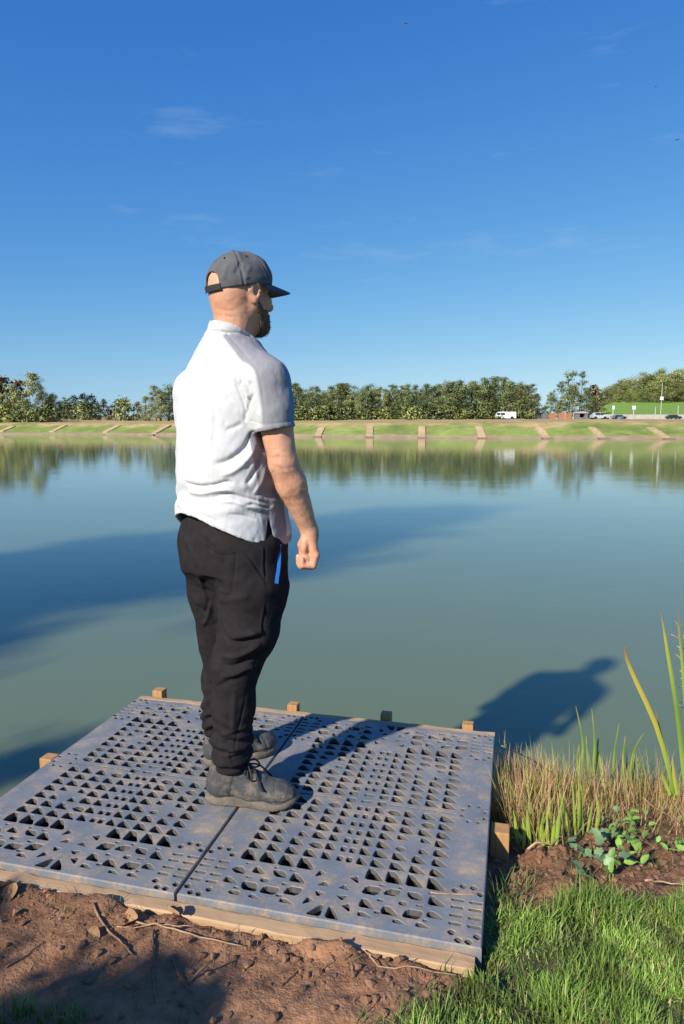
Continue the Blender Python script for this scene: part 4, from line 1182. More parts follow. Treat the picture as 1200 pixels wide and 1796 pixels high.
# ------------------------------------------------------------------ grass and other blades
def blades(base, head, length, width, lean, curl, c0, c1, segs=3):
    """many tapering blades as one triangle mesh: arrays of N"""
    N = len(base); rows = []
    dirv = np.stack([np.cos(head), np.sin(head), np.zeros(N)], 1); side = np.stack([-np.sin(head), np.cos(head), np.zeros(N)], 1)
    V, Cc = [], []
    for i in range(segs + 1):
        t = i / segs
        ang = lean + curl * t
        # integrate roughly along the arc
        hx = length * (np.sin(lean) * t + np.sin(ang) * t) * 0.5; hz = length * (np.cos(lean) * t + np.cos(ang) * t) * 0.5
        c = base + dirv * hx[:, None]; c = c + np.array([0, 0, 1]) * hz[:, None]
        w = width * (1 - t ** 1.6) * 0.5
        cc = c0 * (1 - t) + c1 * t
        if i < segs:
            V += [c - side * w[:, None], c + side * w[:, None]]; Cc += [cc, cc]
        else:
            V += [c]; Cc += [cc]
    K = len(V); V = np.stack(V, 1).reshape(-1, 3); Cc = np.stack(Cc, 1).reshape(-1, 3)
    T = []
    for i in range(segs - 1):
        a = 2 * i; T += [(a, a + 1, a + 3), (a, a + 3, a + 2)]
    T += [(2 * segs - 2, 2 * segs - 1, 2 * segs)]
    Fq = (np.arange(N)[:, None, None] * K + np.array(T)[None]).reshape(-1, 3)
    return V, Fq, Cc

def mixcol(n, cols, w=None, jit=0.2):
    cols = np.array(cols); i = rng.choice(len(cols), n, p=w); return cols[i] * (1 + rng.uniform(-jit, jit, (n, 1)))

# turf at the right and a fringe round the bare earth
def scatter(n, x0, x1, y0, y1, keep):
    x = rng.uniform(x0, x1, n); y = rng.uniform(y0, y1, n); p = np.stack([x, y, np.zeros(n)], 1)
    k = rng.random(n) < keep(x, y, p); return x[k], y[k]
def keep_turf(x, y, p):
    e = grass_edge(x) + 0.05 * fbm(p, 7, 3) - y
    u, v = uv_of(x, y)
    d = sstep(-0.015, 0.06, e) * (0.45 + 0.75 * sstep(-0.5, 0.3, fbm(p, 10, 2, 0.5, 3.0)))
    bare = np.exp(-(((x - 0.50) / 0.12) ** 2 + ((y - 1.52) / 0.06) ** 2)) + 0.8 * np.exp(-(((x - 0.40) / 0.05) ** 2 + ((y - 1.42) / 0.04) ** 2)) + np.exp(-(((x - 0.60) / 0.05) ** 2 + ((y - 1.66) / 0.08) ** 2))
    d = d * (1 - 0.85 * np.clip(bare, 0, 1))
    return d * ((v < -0.06) | (u > PANEL_W + 0.012)) * (x > 0.05)
gx_, gy_ = scatter(100000, 0.05, 1.35, 1.0, 2.05, keep_turf)
n = len(gx_); b = np.stack([gx_, gy_, near_h(gx_, gy_) - 0.004], 1)
clump = fbm(b * [1, 1, 0], 8, 2, 0.5, 7.0)
ln = rng.uniform(0.020, 0.062, n) * (1 + 0.8 * clump)
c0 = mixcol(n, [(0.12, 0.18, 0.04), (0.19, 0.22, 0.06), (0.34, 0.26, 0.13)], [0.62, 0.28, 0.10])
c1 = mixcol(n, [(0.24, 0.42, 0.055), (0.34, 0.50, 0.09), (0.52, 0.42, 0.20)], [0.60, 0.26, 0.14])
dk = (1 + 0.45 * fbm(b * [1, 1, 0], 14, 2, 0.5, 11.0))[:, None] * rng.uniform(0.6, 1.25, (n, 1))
hd = rng.uniform(0, 2 * math.pi, n) * 0.8 + 1.5 * fbm(b * [1, 1, 0], 5, 2)
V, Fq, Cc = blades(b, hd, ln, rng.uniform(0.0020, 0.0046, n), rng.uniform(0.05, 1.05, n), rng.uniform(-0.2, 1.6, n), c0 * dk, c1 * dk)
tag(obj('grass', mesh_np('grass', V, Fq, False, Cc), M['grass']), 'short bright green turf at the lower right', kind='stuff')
# sparse sprouts: lower left corner, along the timber, the slope
def sprout_set(px_list, cnt, lmin, lmax, spread=0.03):
    B = []
    for (px, py) in px_list:
        g = ground_px(px, py)
        for _ in range(cnt): B.append((g[0] + rng.normal(0, spread), g[1] + rng.normal(0, spread)))
    B = np.array(B); z = near_h(B[:, 0], B[:, 1]) - 0.003
    b = np.stack([B[:, 0], B[:, 1], z], 1); n = len(b)
    return b, rng.uniform(lmin, lmax, n)
b1, l1 = sprout_set([(20, 1790), (50, 1792), (85, 1795), (110, 1790), (140, 1796), (35, 1795)], 26, 0.03, 0.075, 0.018)
b2, l2 = sprout_set([(720, 1790), (700, 1780), (735, 1765), (640, 1795), (790, 1700), (770, 1725), (755, 1752), (737, 1668), (815, 1652), (690, 1796)], 16, 0.02, 0.05, 0.016)
b3, l3 = sprout_set([(880, 1600), (900, 1590), (870, 1575), (890, 1560), (930, 1560), (1010, 1530), (1150, 1520), (1180, 1480)], 22, 0.03, 0.09, 0.03)
b4, l4 = sprout_set([(115, 1600), (200, 1585), (160, 1660), (330, 1790)], 7, 0.012, 0.03, 0.010)
b = np.concatenate([b1, b2, b3, b4]); ln = np.concatenate([l1, l2, l3, l4]); n = len(b)
V, Fq, Cc = blades(b, rng.uniform(0, 6.28, n), ln, rng.uniform(0.0018, 0.0034, n), rng.uniform(0.05, 0.6, n), rng.uniform(0.1, 0.9, n),
                   mixcol(n, [(0.07, 0.12, 0.025)]), mixcol(n, [(0.15, 0.26, 0.05), (0.22, 0.30, 0.08)]))
tag(obj('grass_sprouts', mesh_np('grass_sprouts', V, Fq, False, Cc), M['grass']), 'scattered grass sprouts coming up through the bare earth', kind='stuff')

# tawny dead grass and stubble along the water's edge, right of the platform
def keep_dry(x, y, p):
    u, v = uv_of(x, y)
    return (u > PANEL_W + 0.03) * sstep(0.84, 1.06, v + 0.10 * fbm(p, 5, 2)) * sstep(1.95, 1.72, v) * (0.35 + 0.65 * sstep(-0.3, 0.4, fbm(p, 9, 2, 0.5, 2.0)))
dx_, dy_ = scatter(20000, 0.4, 2.4, 2.1, 4.0, keep_dry)
n = len(dx_); b = np.stack([dx_, dy_, np.maximum(near_h(dx_, dy_), WATER_Z - 0.03) - 0.005], 1)
u_, v_d = uv_of(dx_, dy_)
ln = rng.uniform(0.03, 0.15, n) * (1 + 0.5 * np.exp(-((u_ - 0.98) / 0.12) ** 2))
V1 = blades(b, rng.uniform(0, 6.28, n), ln, rng.uniform(0.0018, 0.004, n), rng.uniform(0.0, 0.9, n), rng.uniform(-0.3, 1.1, n),
            mixcol(n, [(0.42, 0.25, 0.13), (0.28, 0.15, 0.075), (0.22, 0.26, 0.06)], [0.5, 0.25, 0.25], 0.35), mixcol(n, [(0.64, 0.37, 0.18), (0.50, 0.26, 0.115), (0.40, 0.50, 0.08)], [0.46, 0.26, 0.28], 0.35))
P_ = []
for (px, py, cnt, sd_) in [(872, 1430, 380, .03), (890, 1455, 300, .03), (905, 1430, 480, .04), (940, 1425, 420, .05), (930, 1470, 260, .05), (985, 1400, 240, .06), (1060, 1410, 220, .07), (1130, 1400, 220, .07), (890, 1390, 200, .04), (1180, 1400, 150, .06)]:
    g = ground_px(px, py); P_.append(np.stack([g[0] + rng.normal(0, sd_, cnt), g[1] + rng.normal(0, sd_, cnt)], 1))
P_ = np.concatenate(P_); uu_, _v = uv_of(P_[:, 0], P_[:, 1]); P_ = P_[uu_ > PANEL_W + 0.02]; n2 = len(P_)
b_ = np.stack([P_[:, 0], P_[:, 1], near_h(P_[:, 0], P_[:, 1]) - 0.005], 1)
V2_ = blades(b_, math.pi * 0.9 + rng.normal(0, 1.1, n2), rng.uniform(0.09, 0.27, n2), rng.uniform(0.002, 0.0042, n2), rng.uniform(0.0, 0.5, n2), rng.uniform(0.0, 0.9, n2),
             mixcol(n2, [(0.36, 0.24, 0.12), (0.24, 0.28, 0.06)], [0.75, 0.25], 0.3), mixcol(n2, [(0.68, 0.40, 0.20), (0.54, 0.29, 0.13), (0.46, 0.56, 0.09)], [0.5, 0.25, 0.25], 0.3), 4)
V1 = (np.concatenate([V1[0], V2_[0]]), np.concatenate([V1[1], V2_[1] + len(V1[0])]), np.concatenate([V1[2], V2_[2]]))
tag(obj('dead_grass', mesh_np('dead_grass', V1[0], V1[1], False, V1[2]), M['straw']), 'tawny dead grass and stubble along the water edge right of the platform', kind='stuff')
# fine litter and broken stems on the slope and against the timber
def keep_lit(x, y, p):
    u, v = uv_of(x, y)
    a = (u > PANEL_W + 0.02) * sstep(0.10, 0.2, v) * sstep(1.15, 0.8, v) * (y > grass_edge(x) - 0.02)
    c = (v < -0.055) * (np.exp(-((v + 0.10) / 0.06) ** 2) * 0.7 + 0.10) * (u < 0.8)
    return np.maximum(a, c)
lx, ly = scatter(14000, -1.3, 1.8, 1.1, 2.9, keep_lit)
n = len(lx); b = np.stack([lx, ly, near_h(lx, ly) + 0.002], 1)
V1 = blades(b, rng.uniform(0, 6.28, n), rng.uniform(0.012, 0.05, n), rng.uniform(0.001, 0.0026, n), rng.uniform(1.1, 1.62, n), rng.uniform(-0.3, 0.3, n),
            mixcol(n, [(0.30, 0.18, 0.10), (0.14, 0.085, 0.05)], jit=0.35), mixcol(n, [(0.36, 0.22, 0.12), (0.16, 0.09, 0.05)], jit=0.35), 2)
tag(obj('plant_litter', mesh_np('plant_litter', V1[0], V1[1], False, V1[2]), M['straw']), 'broken straw and plant litter lying on the earth', kind='stuff')

# crumbs and clods of earth
def lumps(n, keep, rmin, rmax, area):
    x, y = scatter(n, *area, keep); n = len(x)
    bm = bmesh.new(); bmesh.ops.create_icosphere(bm, subdivisions=1, radius=1.0)
    bv_ = np.array([v.co[:] for v in bm.verts]); bq_ = np.array([[v.index for v in f.verts] for f in bm.faces]); bm.free()
    r = rmin * (rmax / rmin) ** (rng.random(n) ** 2.2)
    P = bv_[None] * (1 + rng.uniform(-0.28, 0.28, (n, len(bv_), 1))) * (r[:, None, None] * rng.uniform(0.6, 1.2, (n, 1, 3)))
    P[:, :, 2] *= 0.75
    P = P + np.stack([x, y, near_h(x, y) + r * 0.25], 1)[:, None]
    return P.reshape(-1, 3), (np.arange(n)[:, None, None] * len(bv_) + bq_[None]).reshape(-1, 3)
def keep_clod(x, y, p):
    u, v = uv_of(x, y)
    return ((v < -0.06) * (y > grass_edge(x) - 0.06) * (0.30 + 0.70 * np.exp(-((v + 0.10) / 0.07) ** 2)) + (u > PANEL_W + 0.02) * sstep(0.1, 0.25, v) * sstep(1.2, 0.7, v) * (y > grass_edge(x)))
V, Fq = lumps(16000, keep_clod, 0.0016, 0.015, (-1.3, 1.7, 1.1, 2.9))
tag(obj('soil_crumbs', mesh_np('soil_crumbs', V, Fq, False), M['crumb']), 'crumbs and small clods of dry brown earth', kind='stuff')

# ------------------------------------------------------------------ twigs, stalks and dead leaves lying about
def ground_line(px, lift=0.004, n=14):
    P = [ground_px(*q) for q in px]; P = smooth_line(P, n) if len(P) > 2 else [P[0] + (P[1] - P[0]) * t for t in np.linspace(0, 1, 8)]
    return [np.array([p[0], p[1], float(near_h(p[0], p[1], True)) + lift]) for p in P]
def stick(name, label, cat, px, r, m, lift=0.004, ends=None, group=None, side=None):
    L = ground_line(px, lift) if ends is None else smooth_line([np.array(p) for p in ends], 14)
    o0 = L[0].copy()
    jit = [np.array([rng.normal(0, 0.0008), rng.normal(0, 0.0008), 0]) for _ in L]
    mb = MB().tube([p - o0 + j for p, j in zip(L, jit)], [r * (1 - 0.45 * i / len(L)) for i in range(len(L))], 6)
    if side:
        a = np.array(L[len(L) // 2]) - o0; mb.tube([a, a + np.array(side)], [r * 0.6, r * 0.3], 5)
    o = mb.build(name, M[m], loc=tuple(o0), smooth=True); tag(o, label, cat, group); return o
stick('twig', 'dark straight twig standing nearly upright down the earth below the seam', 'twig', [(270, 1636), (268, 1690), (270, 1745), (271, 1765)], 0.0032, 'twig', 0.006)
stick('twig', 'brown twig slanting down from the timber left of the upright twig', 'twig', [(163, 1588), (185, 1630), (215, 1660), (232, 1679)], 0.0036, 'twig', 0.006)
stick('twig', 'thin brown twig sloping into the shade right of the upright twig', 'twig', [(301, 1688), (318, 1722), (340, 1752)], 0.0030, 'twig', 0.008)
g0 = ground_px(330, 1728); stick('twig', 'short dark twig sticking up in a slant beside the shade', 'twig', None, 0.0042, 'twig', ends=[g0, g0 + [0.02, 0.01, 0.022], g0 + [0.05, 0.02, 0.045]])
stick('twig', 'small thin twig lying alone on the open earth toward the turf', 'twig', [(492, 1732), (512, 1714), (528, 1698)], 0.0018, 'twig', 0.004)
stick('twig', 'bent dark twig half in the shade at the far left', 'twig', [(10, 1700), (45, 1680), (78, 1655)], 0.0024, 'twig', 0.004)
stick('dry_stalk', 'long pale stalk lying along the earth below the seam', 'stalk', [(228, 1618), (290, 1632), (350, 1650), (430, 1666)], 0.0026, 'stalk', 0.010)
stick('dry_stalk', 'long thin pale stalk along the front timber toward the turf', 'stalk', [(560, 1648), (640, 1672), (735, 1702), (800, 1716)], 0.0020, 'stalk', 0.008)
stick('dry_stalk', 'straight pale stalk beside the timber near the middle', 'stalk', [(205, 1632), (260, 1630), (340, 1632)], 0.0016, 'stalk', 0.010)
stick('dry_stalk', 'pale stalk lying on the turf at the right edge', 'stalk', [(1130, 1570), (1165, 1572), (1200, 1578)], 0.0028, 'stalk', 0.045)
stick('dry_stalk', 'long tan stem slanting across the weeds on the slope', 'stalk', [(925, 1505), (980, 1482), (1040, 1450), (1088, 1432)], 0.0036, 'stalk', 0.030)
stick('dry_stalk', 'dry stem leaning down through the weeds at the right', 'stalk', [(1125, 1418), (1160, 1445), (1192, 1470)], 0.0032, 'stalk', 0.05)
p0 = at(880, 1308, 2.62); p1 = ground_px(985, 1366)
stick('dry_stalk', 'long bleached stem leaning out over the water beside the deck corner', 'stalk', None, 0.0036, 'stalk', ends=[p1, p1 * 0.45 + p0 * 0.55 + [0, 0, 0.012], p0])
p0 = at(858, 1310, 2.55); p1 = ground_px(905, 1352)
stick('dry_stalk', 'short dry stem reaching up beside the deck corner', 'stalk', None, 0.0026, 'stalk', ends=[p1, (p1 + p0) / 2 + [0, 0, 0.01], p0])
# small straw lying on the deck
s0, s1 = onz(755, 1566, 0.004), onz(838, 1570, 0.004)
stick('dry_stalk', 'thin straw lying on the right hand panel', 'stalk', None, 0.0024, 'stalk', ends=[s0, (s0 + s1) / 2, s1])

def curled_leaf(seed):
    rs = np.random.default_rng(seed); m = MB(); V = []; nx, ny = 7, 5
    for i in range(nx):
        t = i / (nx - 1); w = 0.5 * math.sin(math.pi * (0.06 + 0.90 * t)) ** 0.8
        for j in range(ny):
            s = (j / (ny - 1)) * 2 - 1
            a = s * 1.25
            V.append((t - 0.5, w * math.sin(a) * 0.8, w * (1 - math.cos(a)) * 0.9 + 0.25 * (t - 0.5) ** 2 + rs.normal(0, 0.03)))
    F_ = [(i * ny + j, (i + 1) * ny + j, (i + 1) * ny + j + 1, i * ny + j + 1) for i in range(nx - 1) for j in range(ny - 1)]
    return m.add(V, F_).mesh('dead_leaf')
leafs = [curled_leaf(k) for k in range(4)]
for me in leafs: me.materials.append(M['dead_leaf'])
spots = [(20, 1568, .05, 'large curled brown leaf at the left end of the front timber'), (78, 1552, .06, 'curled dark leaf against the timber, second from the left edge'), (138, 1562, .065, 'ragged brown leaf standing up against the front timber'),
         (108, 1548, .05, 'small brown leaf between two larger leaves by the timber'), (228, 1618, .06, 'tan leaf at the end of the long pale stalk'), (306, 1604, .06, 'dark curled leaf below the seam of the panels'),
         (405, 1626, .045, 'small brown leaf among earth crumbs right of the seam'), (470, 1640, .045, 'curled leaf in the litter below the middle of the right panel'), (600, 1640, .05, 'pale brown leaf by the timber below the star shaped holes'),
         (530, 1632, .035, 'tiny dark leaf in the litter near the middle'), (165, 1640, .04, 'dark leaf beside the slanting brown twig')]
for i, (px, py, s, lab) in enumerate(spots):
    g = ground_px(px, py)
    o = obj('dead_leaf', leafs[i % 4], None, loc=(g[0], g[1], float(near_h(g[0], g[1])) + s * 0.05), rot=(rng.uniform(-.5, .5), rng.uniform(-.6, .6), rng.uniform(0, 6.28)), scale=s)
    tag(o, lab, 'leaf', 'dead leaves along the front timber')

# ------------------------------------------------------------------ reeds, rushes and weeds on the right
def leaf_blade(pts, width, cols, fold=0.25, n=14):
    """one sword shaped leaf with a keel; returns verts, faces, colours"""
    L = smooth_line(pts, n); N = len(L); V, C_ = [], []
    for i, p in enumerate(L):
        t = i / (N - 1); d = L[min(i + 1, N - 1)] - L[max(i - 1, 0)]; d /= np.linalg.norm(d) + 1e-9
        s = np.cross(d, [0.25, -0.95, 0.1]); s /= np.linalg.norm(s); k = np.cross(s, d)
        w = width * 0.5 * (0.75 + 0.25 * min(1, t * 4)) * (1 - max(0, (t - 0.35) / 0.65) ** 1.8) + 0.0006
        V += [p - s * w, p + k * w * fold, p + s * w]
        c = np.array([np.interp(t, np.linspace(0, 1, len(cols)), [q[j] for q in cols]) for j in range(3)]); C_ += [c, c * 1.08, c]
    F_ = []
    for i in range(N - 1):
        for j in (0, 1): F_.append((i * 3 + j, i * 3 + j + 1, (i + 1) * 3 + j + 1, (i + 1) * 3 + j))
    return np.array(V), np.array(F_), np.array(C_)
GRN, YEL, BRN, LIM = (0.19, 0.31, 0.045), (0.58, 0.46, 0.07), (0.36, 0.18, 0.085), (0.37, 0.50, 0.065)
def plant(name, label, cat, leaves, group=None):
    """leaves: (points, width, colours)"""
    b0 = np.array(leaves[0][0][0], float); root = empty(name, tuple(b0)); tag(root, label, cat, group)
    for pts, w, cols in leaves:
        V, F_, C_ = leaf_blade([np.array(p, float) for p in pts], w, cols)
        obj('leaf', mesh_np('leaf', V - b0, F_, True, C_), M['reed'], root)
    return root
def px_leaf(px, Y, w, cols, dy=0.03):
    """leaf drawn through pixels, standing at distance Y, leaning a little in depth"""
    k = len(px); return ([at(x, y, Y + dy * i / max(1, k - 1)) for i, (x, y) in enumerate(px)], w, cols)
plant('iris_plant', 'tall yellowing iris leaf with a brown curled tip arching over the water', 'plant', [
    px_leaf([(1182, 1400), (1172, 1345), (1150, 1270), (1118, 1200), (1099, 1155), (1098, 1135), (1104, 1127)], 2.62, 0.020, [GRN, LIM, YEL, YEL, BRN, BRN]),
    px_leaf([(1184, 1400), (1172, 1345), (1160, 1290), (1149, 1240)], 2.64, 0.014, [GRN, LIM, BRN]),
    px_leaf([(1188, 1395), (1182, 1360), (1180, 1330)], 2.60, 0.014, [LIM, YEL]), px_leaf([(1176, 1395), (1166, 1370), (1160, 1352)], 2.60, 0.014, [LIM, GRN])])
plant('iris_plant', 'tall straight green iris leaves rising at the right edge', 'plant', [
    px_leaf([(1204, 1400), (1198, 1340), (1187, 1240), (1172, 1150), (1163, 1095), (1157, 1066)], 2.50, 0.020, [GRN, LIM, GRN, LIM, YEL, BRN]),
    px_leaf([(1212, 1400), (1206, 1300), (1200, 1200), (1193, 1120), (1190, 1062)], 2.55, 0.018, [GRN, GRN, LIM, BRN]),
    px_leaf([(1216, 1400), (1222, 1300), (1232, 1200), (1250, 1120)], 2.52, 0.018, [GRN, LIM, GRN]), px_leaf([(1220, 1400), (1236, 1300), (1262, 1220)], 2.50, 0.018, [GRN, GRN])])
# rush clump between
for lab, Y, rows in [
    ('clump of thin green rushes rising behind the dead grass, left of the others', 2.95, [[(1020, 1365), (1022, 1300), (1010, 1238)], [(1040, 1368), (1043, 1300), (1038, 1242)], [(1046, 1370), (1048, 1310), (1051, 1290)], [(1035, 1370), (1030, 1320), (1028, 1290)], [(1016, 1370), (1013, 1330), (1016, 1305)], [(1056, 1370), (1052, 1330), (1046, 1310)]]),
    ('pair of thin green rushes behind the dead grass near the middle', 2.95, [[(1074, 1376), (1078, 1320), (1086, 1268)], [(1090, 1376), (1094, 1320), (1097, 1290)], [(1098, 1376), (1099, 1350), (1100, 1322)]]),
    ('short bent green rushes nearest the tall iris', 2.92, [[(1104, 1378), (1108, 1335), (1116, 1308), (1130, 1285)], [(1110, 1380), (1112, 1345), (1113, 1320)], [(1126, 1380), (1124, 1350), (1118, 1330)]])]:
    plant('rush', lab, 'plant', [px_leaf(r, Y + 0.03 * (i % 3), 0.011, [GRN, LIM, GRN, YEL]) for i, r in enumerate(rows)])
stub = [[(963, 1488), (960, 1450), (958, 1415)], [(968, 1485), (972, 1448), (972, 1425)], [(1003, 1474), (992, 1430), (981, 1386)], [(1010, 1470), (1007, 1420), (1004, 1366)], [(1016, 1468), (1016, 1420), (1015, 1362)],
        [(1024, 1465), (1020, 1420), (1021, 1376)], [(941, 1480), (944, 1450), (948, 1415)], [(918, 1490), (920, 1460), (916, 1435)], [(930, 1485), (926, 1440), (928, 1400)], [(950, 1488), (962, 1440), (966, 1400)], [(1030, 1460), (1036, 1430), (1040, 1405)], [(976, 1482), (980, 1440), (986, 1402)], [(988, 1478), (985, 1445), (990, 1410)], [(955, 1490), (950, 1455), (955, 1425)], [(1046, 1455), (1050, 1425), (1046, 1395)], [(908, 1480), (905, 1450), (900, 1420)]]
plant('cut_iris', 'clump of broad yellow green cut leaves in the dead grass', 'plant', [px_leaf(r, ground_px(*r[0])[1], rng.uniform(0.009, 0.016), [LIM, LIM, (0.34, 0.42, 0.07), LIM], 0.05) for i, r in enumerate(stub)])
# feathery brown seed head at the right edge
sh = empty('seed_head', tuple(at(1200, 1190, 2.6))); tag(sh, 'feathery reddish brown seed head among the iris leaves at the right edge', 'plant')
b0 = np.array(sh.location); mb = MB()
stem = smooth_line([at(1206, 1360, 2.6), at(1204, 1250, 2.6), at(1200, 1180, 2.6), at(1190, 1100, 2.6)], 16); mb.tube([p - b0 for p in stem], 0.0025, 5); mb.build('stem', M['stalk'], sh)
mb = MB()
for k in range(46):
    p = stem[5 + k % (len(stem) - 5)] - b0; d = np.array([rng.normal(0, 1), rng.normal(0, 1), rng.uniform(0, 1.4)]); d = d / np.linalg.norm(d) * rng.uniform(0.015, 0.05)
    mb.tube([p, p + d * 0.6 + [0, 0, 0.004], p + d], [0.0010, 0.0016, 0.0006], 4)
mb.build('floret', M['stalk'], sh)['kind'] = 'stuff'

def weed_leaf(lobed):
    if lobed: out = [(0, 0), (.30, -.10), (.46, .22), (.34, .38), (.44, .66), (.16, .70), (0, 1.0), (-.16, .70), (-.44, .66), (-.34, .38), (-.46, .22), (-.30, -.10)]
    else: out = [(0, 0), (.16, .10), (.27, .32), (.27, .55), (.15, .82), (0, 1.0), (-.15, .82), (-.27, .55), (-.27, .32), (-.16, .10)]
    m = MB(); V = [(x, y, 0.25 * abs(x) - 0.25 * (y - 0.4) ** 2) for x, y in out] + [(0, 0.45, -0.02)]
    n = len(out); return m.add(V, [(i, (i + 1) % n, n) for i in range(n)]).mesh('leaf', True)
WL = [weed_leaf(False), weed_leaf(True)]; WL[0].materials.append(M['leaf']); WL[1].materials.append(M['leaf_dull'])
def weed(label, pxs, kind, s0, s1, spread, lift):
    g = ground_px(*pxs[0][:2]); root = empty('leafy_weed', (g[0], g[1], float(near_h(g[0], g[1])))); tag(root, label, 'plant'); b0 = np.array(root.location)
    for (px, py, cnt) in [(p[0], p[1], p[2] if len(p) > 2 else 5) for p in pxs]:
        g = ground_px(px, py)
        for _ in range(cnt):
            s = rng.uniform(s0, s1); q = np.array([g[0] + rng.normal(0, spread), g[1] + rng.normal(0, spread * 0.7), 0]); q[2] = float(near_h(q[0], q[1])) + rng.uniform(0.012, lift)
            o = obj('leaf', WL[kind if rng.random() < 0.85 else 1 - kind], None, root, loc=tuple(q - b0), rot=(rng.uniform(-0.1, 1.0), rng.uniform(-0.5, 0.5), rng.uniform(-2.6, 2.6)), scale=s)
        st = MB(); r0 = np.array([g[0], g[1], float(near_h(g[0], g[1]))]) - b0; st.tube([r0, r0 + [rng.normal(0, .01), rng.normal(0, .01), lift * 0.6], q - b0], [0.002, 0.0016, 0.001], 5); st.build('stem', M['leaf'], root)
weed('bright green leafy weed growing on the slope below the dead grass', [(1090, 1520, 8), (1085, 1490, 9), (1110, 1475, 9), (1075, 1540, 6), (1105, 1455, 9), (1120, 1500, 6), (1060, 1445, 6), (1130, 1450, 6)], 0, 0.022, 0.042, 0.022, 0.07)
weed('dull green ivy leaves spreading over the bare slope', [(1040, 1495, 5), (1015, 1505, 5), (1060, 1475, 6), (1055, 1520, 5), (1020, 1540, 3), (1070, 1545, 3)], 1, 0.024, 0.042, 0.022, 0.045)
weed('small green weed at the right edge of the slope', [(1190, 1490, 5), (1180, 1500, 4), (1195, 1450, 4)], 0, 0.022, 0.04, 0.02, 0.05)
weed('little green weed in the dark beside the deck post', [(905, 1490, 4), (920, 1475, 3)], 0, 0.02, 0.035, 0.012, 0.05)
# ------------------------------------------------------------------ trees
def leafmat(name, a, b, var=0.25):
    return mat(name, a, b, 0.65, 0.6, 4, 0.3, 0.7, spec=0.2, var=var, transl=0.12)
M['pine'] = leafmat('pine needles', (0.36, 0.41, 0.15), (0.24, 0.285, 0.11))
M['alder'] = leafmat('olive foliage', (0.46, 0.48, 0.17), (0.33, 0.365, 0.125))
M['broad'] = leafmat('dark broadleaf foliage', (0.32, 0.365, 0.135), (0.21, 0.255, 0.10))
M['lightgreen'] = leafmat('light green foliage', (0.52, 0.545, 0.175), (0.38, 0.415, 0.135))
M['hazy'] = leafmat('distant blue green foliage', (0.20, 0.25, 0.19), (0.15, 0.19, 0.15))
M['russet'] = leafmat('russet foliage', (0.32, 0.22, 0.11), (0.22, 0.18, 0.08))

def crown_mesh(name, seed, prof, nclump, nleaf, leaf, clump, rag=0.25, low=0.08):
    """leaf faces gathered in clumps inside a unit-high crown; prof = radius at heights 0..1"""
    rs = np.random.default_rng(seed); zt = np.linspace(0, 1, len(prof)); C = []
    while len(C) < nclump:
        z = rs.uniform(low, 1.0); r = np.interp(z, zt, prof); a = rs.uniform(0, 6.283)
        lob = 1 + rag * math.sin(3 * a + 7 * z + seed) + rag * 0.8 * math.sin(5 * a - 11 * z + seed * 2)
        q = r * lob * math.sqrt(rs.uniform(0.12, 1.0)); C.append((q * math.cos(a), q * math.sin(a), z + rs.normal(0, 0.012)))
    C = np.array(C); cs = clump * rs.uniform(0.5, 1.35, nclump)
    V, Fq = [], []
    P = np.repeat(C, nleaf, 0) + rs.normal(0, 1, (nclump * nleaf, 3)) * np.repeat(cs, nleaf)[:, None] * [1, 1, 0.62]
    N = len(P); ax1 = rs.normal(0, 1, (N, 3)); ax1 /= np.linalg.norm(ax1, axis=1, keepdims=True)
    ax2 = np.cross(ax1, rs.normal(0, 1, (N, 3))); ax2 /= np.linalg.norm(ax2, axis=1, keepdims=True)
    s = leaf * rs.uniform(0.5, 1.3, (N, 1))
    V = np.stack([P - ax1 * s, P - ax2 * s * 0.6, P + ax1 * s, P + ax2 * s * 0.6], 1).reshape(-1, 3)
    Fq = np.arange(4 * N).reshape(-1, 4)
    me = mesh_np(name, V, Fq, True)
    # soft clump shading: each leaf face takes the normal of its clump and crown
    cc_ = np.repeat(C, nleaf, 0); nn_ = (P - cc_) / (np.repeat(cs, nleaf)[:, None] + 1e-6) * 0.6 + cc_ * [1, 1, 0] / (np.max(prof) + 1e-6) * 0.9 + [0, 0, 0.35] + rs.normal(0, 0.22, P.shape)
    nn_ /= np.linalg.norm(nn_, axis=1, keepdims=True)
    me.normals_split_custom_set_from_vertices(np.repeat(nn_, 4, 0).tolist())
    return me, C

def trunk_mesh(seed, C, r=0.02, top=0.85, limbs=9, lean=0.03):
    rs = np.random.default_rng(seed + 99); m = MB()
    pts = [np.array([lean * math.sin(2.2 * t + seed), lean * math.cos(1.7 * t + seed) - lean, t * top]) for t in np.linspace(0, 1, 7)]
    m.tube(pts, [r * (1.25 if i == 0 else 1 - 0.8 * i / 6) for i in range(7)], 7)
    for k in rs.choice(len(C), min(limbs, len(C)), replace=False):
        c = C[k]; zb = max(0.1, c[2] - 0.12 - 0.3 * math.hypot(c[0], c[1])); b = np.array([np.interp(zb, [0, top], [0, pts[-1][0]]), 0, min(zb, top)])
        m.tube([b, (b + c) / 2 + [0, 0, 0.01], c], [r * 0.42, r * 0.28, r * 0.1], 5)
    return m.mesh('trunk', True)

